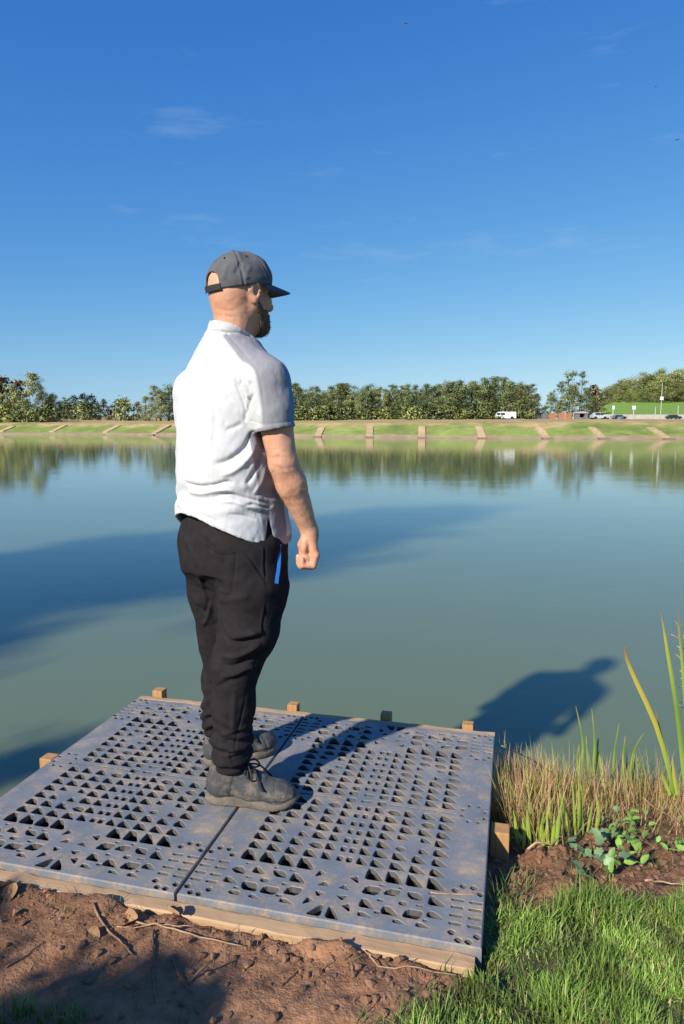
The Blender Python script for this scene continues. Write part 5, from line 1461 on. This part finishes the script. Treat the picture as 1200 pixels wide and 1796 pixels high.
KIND = {}
def kind(name, n, prof, nclump, nleaf, leaf, clump, rag, low, fm, bark='bark', r=0.02):
    KIND[name] = []
    for k in range(n):
        sd = abs(hash_(name)) % 97 + k * 13
        c, C = crown_mesh('crown', sd, prof, nclump, nleaf, leaf, clump, rag, low)
        t = trunk_mesh(sd, C, r); c.materials.append(M[fm]); t.materials.append(M[bark]); KIND[name].append((c, t))
def hash_(s): return sum((i + 1) * ord(ch) for i, ch in enumerate(s))
kind('pine', 5, [.12, .20, .23, .22, .19, .15, .10, .03], 60, 110, 0.0115, 0.042, 0.30, 0.04, 'pine')
kind('alder', 5, [.10, .19, .22, .21, .20, .16, .11, .04], 58, 110, 0.0115, 0.044, 0.32, 0.05, 'alder')
kind('birch', 3, [.10, .22, .28, .27, .23, .17, .10, .03], 75, 90, 0.0105, 0.040, 0.30, 0.08, 'alder', 'birch_bark', 0.016)
kind('broad', 4, [.22, .36, .42, .42, .38, .30, .20, .06], 85, 110, 0.0135, 0.058, 0.22, 0.03, 'broad')
kind('oak', 3, [.20, .38, .46, .47, .43, .34, .22, .08], 85, 110, 0.0135, 0.060, 0.22, 0.05, 'lightgreen')
kind('hazy', 2, [.26, .42, .50, .50, .46, .36, .24, .08], 60, 22, 0.042, 0.07, 0.2, 0.03, 'hazy')
kind('russet', 2, [.16, .30, .34, .32, .26, .20, .12, .04], 50, 22, 0.036, 0.06, 0.25, 0.04, 'russet')
kind('sparse', 2, [.03, .05, .14, .20, .22, .20, .15, .06], 34, 70, 0.0115, 0.034, 0.35, 0.25, 'broad', 'bark', 0.014)
kind('bush', 3, [.62, .80, .82, .76, .66, .52, .34, .10], 60, 24, 0.060, 0.11, 0.2, 0.0, 'lightgreen', 'bark', 0.03)
kind('darkbush', 2, [.62, .80, .82, .76, .66, .52, .34, .10], 60, 24, 0.060, 0.11, 0.2, 0.0, 'broad', 'bark', 0.03)

def tree(name, label, k, px, top, Y, wide=1.0, cat='tree', group=None, i=None, base=None):
    """a tree whose top is seen at a pixel, standing on the far bank Y metres off"""
    p = at(px, top, Y); zb = float(far_h(p[0], Y)) - 0.05 if base is None else base
    h = max(0.6, p[2] - zb); v = KIND[k]; c, t = v[(i if i is not None else random.randrange(99)) % len(v)]
    root = empty(name, (p[0], Y, zb), random.uniform(0, 6.28)); tag(root, label, cat, group)
    for nm, me in (('crown', c), ('trunk', t)):
        o = obj(nm, me, None, root); o.scale = (h * wide, h * wide, h)
    return root
ORD = ['first', 'second', 'third', 'fourth', 'fifth', 'sixth', 'seventh', 'eighth', 'ninth', 'tenth', 'eleventh', 'twelfth', 'thirteenth', 'fourteenth', 'fifteenth', 'sixteenth', 'seventeenth', 'eighteenth', 'nineteenth', 'twentieth']
def ordn(i): return ORD[i] if i < 20 else ('twenty ' + ORD[i - 20] if i < 29 else ('thirtieth' if i == 29 else ('thirty ' + ORD[i - 30] if i < 39 else ('fortieth' if i == 39 else 'forty ' + ORD[i - 40]))))

# belt of pines and alders across the middle: a front row and a back row
rt = random.Random(11)
xs = [492 + 10.8 * i + rt.uniform(-3, 3) for i in range(42)]
tops = np.interp(xs, [490, 560, 620, 700, 760, 830, 870, 930, 950], [678, 684, 678, 682, 678, 672, 668, 674, 690])
for i, (x, t) in enumerate(zip(xs, tops)):
    k = rt.choice(['pine', 'alder', 'pine'])
    tree('pine_tree' if k == 'pine' else 'alder_tree', ('dark pine' if k == 'pine' else 'olive green alder') + ' in the belt across the lake, %s tree from its left end' % ordn(i), k, x, t + rt.uniform(-7, 9), rt.uniform(148, 158), rt.uniform(1.0, 1.35), group='front row of the tree belt')
for i in range(34):
    x = 488 + 13.6 * i + rt.uniform(-4, 4); t = float(np.interp(x, [490, 560, 620, 700, 760, 830, 870, 930, 950], [676, 682, 676, 680, 676, 669, 666, 673, 688]))
    tree('pine_tree', 'pine in the back row of the far tree belt, %s from left' % ordn(i), 'pine', x, t + rt.uniform(-5, 12), rt.uniform(164, 174), rt.uniform(0.9, 1.25), group='back row of the tree belt')
for i in range(26):        # low growth at the foot of the belt
    x = 498 + 17.4 * i + rt.uniform(-5, 5)
    tree('bush', 'low bush at the foot of the far tree belt, %s from its left end' % ordn(i), rt.choice(['darkbush', 'bush', 'darkbush']), x, rt.uniform(712, 722), 144, rt.uniform(0.9, 1.4), 'bush', 'bushes at the foot of the belt')
# left hand clump
for px, top, Y, k, w, lab in [(3, 662, 172, 'russet', 1.0, 'russet tree at the far left edge beyond the lake'), (20, 676, 168, 'alder', 1.5, 'olive tree beside the russet one at the far left'), (33, 668, 180, 'russet', 0.9, 'brownish tree behind the tall birch on the left'),
        (56, 656, 166, 'birch', 1.25, 'tallest pale stemmed birch in the left hand clump'), (74, 688, 165, 'broad', 0.9, 'rounded dark tree right of the tall birch'), (92, 693, 167, 'broad', 0.9, 'dark tree at the right end of the left hand clump'),
        (44, 700, 163, 'alder', 1.7, 'olive shrubby tree under the tall birch'), (86, 705, 163, 'darkbush', 0.9, 'dark bush at the right foot of the left hand clump'), (12, 712, 163, 'bush', 1.2, 'light green bush at the left edge by the far bank'), (62, 716, 162, 'darkbush', 1.0, 'dark bush under the tall birch'),
        (30, 720, 162, 'darkbush', 1.2, 'low dark bush second from the left edge'), (-16, 660, 170, 'birch', 1.2, 'birch just outside the left edge'), (-40, 668, 170, 'broad', 1.0, 'broad tree outside the left edge')]:
    tree('birch_tree' if k == 'birch' else ('bush' if 'bush' in k else 'broadleaf_tree'), lab, k, px, top, Y, w, 'bush' if 'bush' in k else 'tree')
# hazier growth between the clump and the man
for px, top, Y, k, w, lab in [(128, 695, 340, 'hazy', 0.95, 'distant blue green tree, left one of the domed group'), (145, 692, 345, 'hazy', 1.0, 'distant blue green tree, middle one of the domed group'), (160, 694, 350, 'hazy', 0.9, 'distant blue green tree, right one of the domed group'),
        (182, 701, 360, 'hazy', 0.9, 'small distant dark tree right of the domed group'), (205, 702, 360, 'hazy', 1.1, 'low distant tree behind the green bushes'), (112, 698, 330, 'broad', 0.9, 'distant dark tree behind the left hand clump'),
        (118, 708, 200, 'darkbush', 0.9, 'green hedge bush nearest the left hand clump'), (150, 706, 196, 'darkbush', 1.1, 'broad green hedge bush left of the light green one'), (172, 710, 200, 'russet', 0.9, 'brownish hedge bush in the middle of the gap'),
        (190, 716, 205, 'russet', 1.2, 'low russet bush in the gap between the trees'), (218, 701, 185, 'bush', 0.75, 'rounded light green bush left of the tall pines'), (242, 705, 186, 'russet', 0.9, 'reddish tree between the light bush and the tall pines'),
        (255, 696, 178, 'alder', 1.5, 'olive tree at the left of the tall pines'), (270, 676, 172, 'birch', 1.15, 'tall pale green tree left of the man'), (296, 676, 174, 'pine', 1.4, 'tall dark pine half hidden by the man, on his left'), (284, 690, 170, 'alder', 1.5, 'olive tree between the two tall ones left of the man'),
        (312, 680, 176, 'pine', 1.1, 'pine hidden behind the shoulder of the man'), (330, 682, 172, 'alder', 1.1, 'alder behind the back of the man'), (352, 678, 172, 'pine', 1.1, 'pine behind the middle of the man'), (376, 684, 170, 'alder', 1.1, 'alder behind the chest of the man'), (402, 680, 172, 'pine', 1.1, 'pine directly behind the sleeve of the man'),
        (428, 682, 170, 'alder', 1.1, 'alder behind the arm of the man'), (452, 679, 170, 'pine', 1.1, 'pine behind the front of the man'), (474, 682, 166, 'alder', 1.1, 'alder just left of the tree belt')]:
    tree('distant_tree' if k == 'hazy' else ('bush' if 'bush' in k else 'broadleaf_tree'), lab, k, px, top, Y, w, 'bush' if 'bush' in k else 'tree')
# group right of the gap
for px, top, Y, k, w, lab in [(968, 690, 176, 'broad', 0.75, 'dark tree at the left of the group right of the gap'), (985, 668, 178, 'sparse', 1.0, 'thin tree with open crown, left one of the tall group'), (1000, 646, 180, 'sparse', 1.0, 'tallest thin tree with an open crown on the skyline'),
        (1022, 652, 182, 'sparse', 0.9, 'thin tall tree right of the tallest open one'), (1006, 676, 170, 'broad', 0.85, 'big dark rounded tree behind the sheds'), (1030, 684, 172, 'broad', 0.8, 'dark rounded tree right of the big one behind the sheds'), (982, 704, 168, 'alder', 0.9, 'olive tree behind the orange boards'),
        (956, 712, 172, 'pine', 1.2, 'short pine in the gap'), (1044, 676, 186, 'russet', 0.9, 'bare looking brownish tree behind the car park')]:
    tree('broadleaf_tree', lab, k, px, top, Y, w)
# wood on the hill at the right
nn = 0
for row, (Y0, dt) in enumerate([(262, 0), (285, -7), (312, -14)]):
    for j in range(12):
        x = 1040 + 15.5 * j + rt.uniform(-4, 4) + 6 * row
        t = float(np.interp(x, [1030, 1060, 1090, 1110, 1140, 1165, 1200, 1240], [690, 682, 672, 664, 654, 650, 655, 655])) + rt.uniform(-2, 8) + (18 if row == 0 else 6 if row == 1 else -4)
        k = rt.choice(['oak', 'alder', 'oak', 'broad', 'russet' if row == 0 else 'oak'])
        kw = {'oak': 'light green', 'alder': 'olive', 'broad': 'dark green', 'russet': 'russet'}[k]
        tree('woodland_tree', kw + ' tree in the %s row of the hillside wood, %s from its left end' % (['front', 'middle', 'rear'][row], ordn(j)), k, x, t, Y0 + rt.uniform(-6, 6), rt.uniform(1.3, 1.75), group='wood on the right hand hill')

# the tree line goes on beyond both sides of the picture
for i in range(20):
    tree('broadleaf_tree', '%s tree of the far bank beyond the left edge of the picture' % ordn(i), rt.choice(['alder', 'broad', 'birch', 'pine']), -62 - 30 * i + rt.uniform(-8, 8), rt.uniform(662, 690), rt.uniform(172, 205), rt.uniform(1.0, 1.4), group='far trees left of the picture')
for i in range(16):
    tree('woodland_tree', '%s tree of the hillside wood beyond the right edge of the picture' % ordn(i), rt.choice(['oak', 'alder', 'broad']), 1232 + 26 * i + rt.uniform(-8, 8), rt.uniform(652, 676), rt.uniform(262, 300), rt.uniform(1.3, 1.7), group='hillside trees right of the picture')

# trees and scrub on the near bank behind and left of the camera: what throws the shade in the picture
def near_tree(name, label, k, x, y, h, wide, i=0, cat='tree', gz=None):
    zb = float(near_h(x, y, False)) - 0.05; c, t = KIND[k][i % len(KIND[k])]
    root = empty(name, (x, y, zb), 1.0 + i); tag(root, label, cat)
    for nm, me in (('crown', c), ('trunk', t)): o = obj(nm, me, None, root); o.scale = (h * wide, h * wide, h)
kind('nearpoplar', 2, [.02, .12, .17, .18, .17, .14, .09, .03], 190, 110, 0.016, 0.034, 0.10, 0.14, 'alder', 'bark', 0.012)
kind('nearshrub', 2, [.24, .34, .36, .34, .30, .22, .14, .05], 120, 50, 0.020, 0.055, 0.22, 0.02, 'broad', 'bark', 0.014)
near_tree('poplar_tree', 'tall narrow tree on the near bank, out of the picture to the left', 'nearpoplar', -12.3, -2.7, 13.7, 0.80, 0)
kind('nearbush', 2, [.66, .80, .82, .76, .66, .52, .34, .10], 260, 60, 0.045, 0.10, 0.12, 0.0, 'broad', 'bark', 0.03)
near_tree('shrub', 'low dense bush by the camera, out of the picture to the left', 'nearbush', -1.98, 0.44, 0.88, 0.95, 0, 'shrub')
near_tree('shrub', 'small dense bush nearest the camera, out of the picture to the left', 'nearbush', -1.20, 0.42, 0.78, 0.66, 1, 'shrub')
near_tree('shrub', 'shrub on the near bank, out of the picture to the left', 'nearshrub', -4.75, -0.15, 2.65, 0.62, 0, 'shrub')
gs = 900; ga = rng.uniform(0, 6.28, gs); gr = np.sqrt(rng.random(gs))
bx, by = -1.72 + 0.78 * gr * np.cos(ga), 0.42 + 0.22 * gr * np.sin(ga); bb = np.stack([bx, by, near_h(bx, by, False)], 1)
V1 = blades(bb, rng.uniform(0, 6.28, gs), rng.uniform(0.5, 0.92, gs) * np.interp(bx, [-2.4, -1.6, -1.2, -0.95], [0.98, 0.92, 0.82, 0.72]), rng.uniform(0.014, 0.030, gs), rng.uniform(0.0, 0.22, gs), rng.uniform(0.0, 0.5, gs), mixcol(gs, [(0.10, 0.15, 0.04)]), mixcol(gs, [(0.18, 0.22, 0.06)]), 4)
tg = obj('tall_grass', mesh_np('tall_grass', V1[0], V1[1], False, V1[2]), M['grass']); tag(tg, 'tall grass clump on the near bank, out of the picture to the left', kind='stuff')

# ------------------------------------------------------------------ steps down the far bank to each fishing peg
M['plank'] = mat('weathered plank', (0.50, 0.37, 0.24), (0.38, 0.27, 0.17), 0.85, 2.0, var=0.1)
M['plank_dark'] = mat('dark plank edge', (0.24, 0.17, 0.115), rough=0.8)  # darker tone for the landings
def peg_steps(bx, by, tx, ty, label, wid=1.05):
    def hit(px, py, prev=None):
        d = ray(px, py); o_ = np.array([0, 0, CAM_H])
        T = np.arange(70, 220, 0.1); Q = o_ + d[None] * T[:, None]
        w_ = np.nonzero(Q[:, 2] < np.maximum(far_h(Q[:, 0], Q[:, 1]), -0.5) + 0.02)[0]
        return Q[w_[0]] if len(w_) else o_ + d * 110
    b = hit(bx, by); t = hit(tx, ty)
    t = b + (t - b) * min(1.0, 13.0 / max(1e-3, np.linalg.norm((t - b)[:2]))) if np.linalg.norm((t - b)[:2]) > 13 else t
    s = float(shore(b[0])); 
    d = t - b; d[2] = 0; Ld = np.linalg.norm(d); d /= Ld; w = np.array([-d[1], d[0], 0])
    root = empty('bank_steps', tuple(b)); tag(root, label, 'steps', 'steps down to the far pegs')
    m = MB()
    n = 9
    for k in range(n):
        p0 = d * Ld * (k / n); p1 = d * Ld * ((k + 0.92) / n); g0 = b + p0; g1 = b + p1
        z0 = far_h(*(g0[:2])) - b[2] - 0.1; z1 = max(far_h(*g0[:2]), far_h(*g1[:2])) - b[2] + 0.12
        V = [p + s_ * w * wid / 2 + [0, 0, z] for z in (z0, z1) for p, s_ in ((p0, -1), (p0, 1), (p1, 1), (p1, -1))]
        MB().add(V, [(3, 2, 1, 0), (4, 5, 6, 7), (0, 1, 5, 4), (1, 2, 6, 5), (2, 3, 7, 6), (3, 0, 4, 7)]).build('step', M['plank'], root)
    jm = MB(); c = -d * 0.7; V = [c + a * d * 0.9 + s_ * w * (wid / 2 + 0.15) + [0, 0, z - b[2]] for z in (-0.62, -0.34) for a, s_ in ((-1, -1), (-1, 1), (1, 1), (1, -1))]
    jm.add(V, [(3, 2, 1, 0), (4, 5, 6, 7), (0, 1, 5, 4), (1, 2, 6, 5), (2, 3, 7, 6), (3, 0, 4, 7)]).build('landing', M['plank_dark'], root)
for i, (bx, by, tx, ty) in enumerate([(2, 757, 24, 748), (91, 758, 115, 746), (184, 759, 208, 747), (270, 761, 297, 746), (558, 764, 565, 750), (648, 764, 649, 748), (740, 766, 740, 748), (846, 767, 839, 748), (958, 768, 944, 750), (1056, 768, 1036, 750), (1168, 768, 1138, 750)]):
    peg_steps(bx, by, tx, ty, 'pale wooden steps down the far bank, %s from the left edge' % ordn(i))

# ------------------------------------------------------------------ things beyond the far bank on the right
M['white_paint'] = mat('white van paint', (0.78, 0.79, 0.80), rough=0.3)
M['glass_dark'] = mat('dark vehicle glass', (0.03, 0.035, 0.04), rough=0.08)
M['tyre'] = mat('tyre', (0.02, 0.02, 0.02), rough=0.9)
M['silver_paint'] = mat('silver car paint', (0.45, 0.47, 0.49), rough=0.3)
M['dark_paint'] = mat('dark car paint', (0.03, 0.04, 0.06), rough=0.3)
M['blue_paint'] = mat('blue grey car paint', (0.12, 0.18, 0.26), rough=0.3)
M['orange_board'] = mat('orange stained boards', (0.48, 0.20, 0.09), (0.38, 0.15, 0.07), 0.8, 3)
M['shed'] = mat('grey shed boards', (0.20, 0.19, 0.18), (0.13, 0.125, 0.12), 0.85, 3)
M['hatch_shade'] = mat('painted shade in the hatch', (0.02, 0.02, 0.022), rough=0.9)
M['concrete'] = mat('pale concrete', (0.50, 0.46, 0.41), (0.42, 0.38, 0.34), 0.9, 1.2)
M['metal_post'] = mat('galvanised post', (0.55, 0.56, 0.57), rough=0.5)
M['rust'] = mat('rusty red float', (0.22, 0.06, 0.04), rough=0.6)

def vehicle(name, label, cat, px, Y, length, height, width, paint, profile, windows, wheels, face=1, base=None):
    """profile: (along, up) outline in fractions of length and height"""
    p = at(px, 740, Y); zb = float(far_h(p[0], Y)) if base is None else base
    root = empty(name, (p[0], Y, zb)); tag(root, label, cat)
    pr = [((x - 0.5) * length * face, z * height) for x, z in profile]
    n = len(pr); V = []
    for yy, inset in ((-width / 2, 0.0), (width / 2, 0.0)):
        V += [(x, yy * (0.86 if z > 0.62 * height else 1.0), z) for x, z in pr]
    F_ = [tuple(range(n)), tuple(range(2 * n - 1, n - 1, -1))] + [(i, i + n, (i + 1) % n + n, (i + 1) % n) for i in range(n)]
    MB().add(V, F_).build('body', M[paint], root)
    for (a0, a1, z0, z1) in windows:
        for sy in (-1, 1):
            m = MB(); xs_ = sorted([(a0 - 0.5) * length * face, (a1 - 0.5) * length * face]); y_ = sy * width / 2 * 0.93
            m.box(xs_[0], xs_[1], y_ - 0.07, y_ + 0.07, z0 * height, z1 * height); m.build('window', M['glass_dark'], root)
    for a in wheels:
        for sy in (-1, 1):
            m = MB(); x = (a - 0.5) * length * face; m.tube([(x, sy * width / 2 - 0.11, 0.31), (x, sy * width / 2 + 0.03, 0.31)], 0.32, 14); m.build('wheel', M['tyre'], root)
    return root
VAN = [(0, .18), (0, .52), (.03, .58), (.13, .98), (.17, 1), (.97, 1), (1, .95), (1, .16), (.5, .13)]
CAR = [(0, .22), (.01, .50), (.04, .58), (.24, .64), (.38, .98), (.45, 1), (.72, 1), (.78, .97), (.93, .66), (.99, .60), (1, .24), (.5, .16)]
CARW = [(.30, .48, .66, .92), (.52, .80, .66, .92)]
vehicle('van', 'white van parked on the far bank before the tree belt', 'van', 885.5, 143, 4.2, 1.55, 1.9, 'white_paint', VAN, [(.06, .20, .56, .86), (.24, .44, .58, .86)], (.18, .80))
vehicle('parked_car', 'small blue grey car in the shade left of the orange boards', 'car', 944.5, 158, 2.9, 1.5, 1.7, 'blue_paint', CAR, CARW, (.2, .8))
vehicle('parked_car', 'silver car right of the grey kiosk', 'car', 1050, 150, 3.4, 1.5, 1.75, 'silver_paint', CAR, CARW, (.2, .8), -1)
vehicle('parked_car', 'dark car close behind the grey kiosk', 'car', 1033, 156, 3.0, 1.75, 1.8, 'dark_paint', CAR, CARW, (.2, .8))
for px, paint, lab in [(1085, 'blue_paint', 'blue grey car by the pale wall, left of the sign post'), (1181, 'dark_paint', 'dark car by the pale wall near the right edge')]:
    vehicle('parked_car', lab, 'car', px, 146, 3.0, 0.95, 1.5, paint, CAR, CARW, (.2, .8), random.choice((-1, 1)))
def slab(name, label, cat, x0, x1, top, Y, mt, thick=0.12, boards=0):
    a, b = at(x0, top, Y), at(x1, top, Y); zb = min(float(far_h(a[0], Y)), float(far_h(b[0], Y))) - 0.1; c = (a + b) / 2; w = b[0] - a[0]
    root = empty(name, (c[0], Y, zb)); tag(root, label, cat); h = c[2] - zb
    k = max(1, boards)
    for i in range(k):
        MB().box(-w / 2 + w * i / k + 0.015, -w / 2 + w * (i + 1) / k - 0.015, -thick / 2, thick / 2, 0, h + 0.03 * math.sin(i * 7.0)).build('board' if boards else 'wall_face', M[mt], root)
    MB().box(-w / 2, w / 2, thick / 2, thick / 2 + 0.08, h * 0.25, h * 0.35).build('rail', M[mt], root)
    return root
slab('board_screen', 'orange board screen, leftmost of three', 'fence', 964, 975, 724.5, 150, 'orange_board', boards=4)
slab('board_screen', 'orange board screen, middle of three', 'fence', 980, 991, 724.5, 150, 'orange_board', boards=4)
slab('board_screen', 'orange board screen next to the grey kiosk', 'fence', 992.5, 1003, 725, 150.4, 'orange_board', boards=4)
slab('grey_shed', 'small grey hut left of the orange boards', 'hut', 951, 961, 726, 152, 'shed', 1.6, boards=5)
# kiosk with a pitched roof and dark hatch
a, b = at(1009, 725, 149), at(1029, 725, 149); zb = float(far_h(a[0], 149)) - 0.05; kx = (a[0] + b[0]) / 2; kw = b[0] - a[0]; kh = a[2] - zb
kr = empty('kiosk', (kx, 149, zb)); tag(kr, 'small grey timber kiosk with a dark opening under a pale roof', 'hut')
MB().box(-kw / 2, -kw * .22, -0.9, 0.9, 0, kh).box(kw * .22, kw / 2, -0.9, 0.9, 0, kh).box(-kw * .218, kw * .218, 0.5, 0.9, 0, kh).box(-kw * .218, kw * .218, -0.9, -0.7, 0, kh * .35).build('wall', M['shed'], kr)
MB().box(-kw * .217, kw * .217, 0.3, 0.45, kh * .36, kh).build('opening', M['hatch_shade'], kr)  # dark sheet standing in for the shade inside the hatch
MB().prism([(-kw * .58, kh + .003), (kw * .58, kh + .003), (kw * .50, kh + .14), (0, kh + .42), (-kw * .50, kh + .14)], -1.1, 1.1).build('roof', M['concrete'], kr)
# pale wall along the car park
a, b = at(1056, 727, 150), at(1260, 727, 150); zb = float(far_h(a[0], 150)) - 0.3; wl_ = empty('car_park_wall', (a[0], 150, zb)); tag(wl_, 'long pale concrete wall beside the green field', 'wall')
w = (b[0] - a[0]) / 14
for i in range(14): MB().box(i * w + 0.02, (i + 1) * w - 0.02, -0.15, 0.15, 0, a[2] - zb).build('panel', M['concrete'], wl_)
MB().box(0, 14 * w, 0.152, 0.25, 0, (a[2] - zb) * 0.8).build('footing', M['concrete'], wl_)
def pole(label, px, top, Y, r=0.07, board=None, lamp=False):
    p = at(px, top, Y); zb = float(far_h(p[0], Y)); root = empty('lamp_post' if lamp else 'post', (p[0], Y, zb)); tag(root, label, 'post'); h = p[2] - zb
    MB().tube([(0, 0, -0.1), (0, 0, h)], [r, r * 0.8], 8).build('shaft', M['metal_post'], root)
    MB().tube([(0, 0, h), (0, 0, h + 0.06)], [r * 1.2, r * 0.6], 8).build('cap', M['metal_post'], root)
    if board: MB().box(-board / 2, board / 2, -r - 0.08, -r - 0.01, h - 0.9, h - 0.1).build('sign_board', M['white_paint'], root)
    if lamp: MB().box(-0.35, 0.35, -0.25, -0.06, h * 0.52, h * 0.52 + 0.8).build('box', M['white_paint'], root)
pole('pale post at the left end of the green field', 1076, 711, 152, 0.10, 0.5); pole('post with a pale sign board in front of the green field', 1112, 711, 152, 0.09, 0.75)
pole('thin post in front of the green field right of the sign', 1150, 714, 152); pole('tall pole with a white box before the hillside wood', 1162, 672, 160, 0.07, None, True); pole('thin post near the right edge before the field', 1190, 712, 152)
pole('short post on top of the far bank right of the sheds', 1148, 742, 118, 0.06)
# floating marker by the far shore
p = onz(692, 766.5, -0.5); fl = empty('marker_float', (p[0], p[1], -0.5)); tag(fl, 'small dark red float lying by the far shore', 'float')
bm = bmesh.new(); bmesh.ops.create_uvsphere(bm, u_segments=12, v_segments=8, radius=0.42)
for v in bm.verts: v.co.z *= 0.8; v.co.z += 0.12
me = bpy.data.meshes.new('buoy'); bm.to_mesh(me); bm.free(); obj('buoy', me, M['rust'], fl)
MB().tube([(0, 0, 0.4), (0, 0, 0.75)], [0.05, 0.04], 6).build('stub', M['metal_post'], fl)

# ------------------------------------------------------------------ birds
M['bird_pale'] = mat('pale bird', (0.55, 0.52, 0.42), (0.30, 0.28, 0.24), 0.8, 6); M['bird_dark'] = mat('dark bird', (0.03, 0.035, 0.045), rough=0.8)
def bird(label, px, py, Y, span, mt, bank, yaw):
    p = at(px, py, Y); root = empty('bird', tuple(p)); root.rotation_euler = (bank, 0.1, yaw); tag(root, label, 'bird')
    s = span; b = MB(); bl = smooth_line([(-.36 * s, 0, .02 * s), (-.2 * s, 0, 0), (.05 * s, 0, 0), (.2 * s, 0, .02 * s), (.29 * s, 0, .02 * s)], 16)
    b.tube(bl, list(s * 0.9 * np.interp(np.linspace(0, 1, len(bl)), [0, .3, .6, .85, 1], [.02, .075, .085, .055, .01])), 8)
    b.build('body', M[mt], root, True)
    for sd in (-1, 1):
        w = MB(); V = []
        for t in np.linspace(0, 1, 7):
            y = sd * s * 0.5 * t; c = s * (0.17 * (1 - t ** 2) + 0.02); z = s * (0.16 * t - 0.12 * t * t); xo = s * (0.05 + 0.10 * math.sin(t * 2.6) - 0.12 * t)
            V += [(xo + c / 2, y, z), (xo - c / 2, y, z - 0.004 * s), (xo, y, z + 0.012 * s)]
        w.add(V, [q for i in range(6) for q in ((i * 3, i * 3 + 2, i * 3 + 5, i * 3 + 3), (i * 3 + 2, i * 3 + 1, i * 3 + 4, i * 3 + 5), (i * 3 + 1, i * 3, i * 3 + 3, i * 3 + 4))]).build('wing', M[mt], root, True)
    MB().add([(-.30 * s, -.03 * s, .02 * s), (-.30 * s, .03 * s, .02 * s), (-.48 * s, .07 * s, .025 * s), (-.48 * s, -.07 * s, .025 * s), (-.32 * s, 0, .045 * s)], [(0, 1, 2, 3), (0, 4, 1), (1, 4, 2), (2, 4, 3), (3, 4, 0)]).build('tail', M[mt], root)
bird('small pale bird flying high above the man', 711, 40, 60, 0.75, 'bird_pale', 0.5, 0.8)
bird('tiny dark bird in the sky at the right edge', 1188, 245, 70, 0.6, 'bird_dark', -0.4, 2.4)
bird('tiny speck of a bird in the upper right sky', 1150, 152, 110, 0.5, 'bird_dark', 0.3, 0.4)
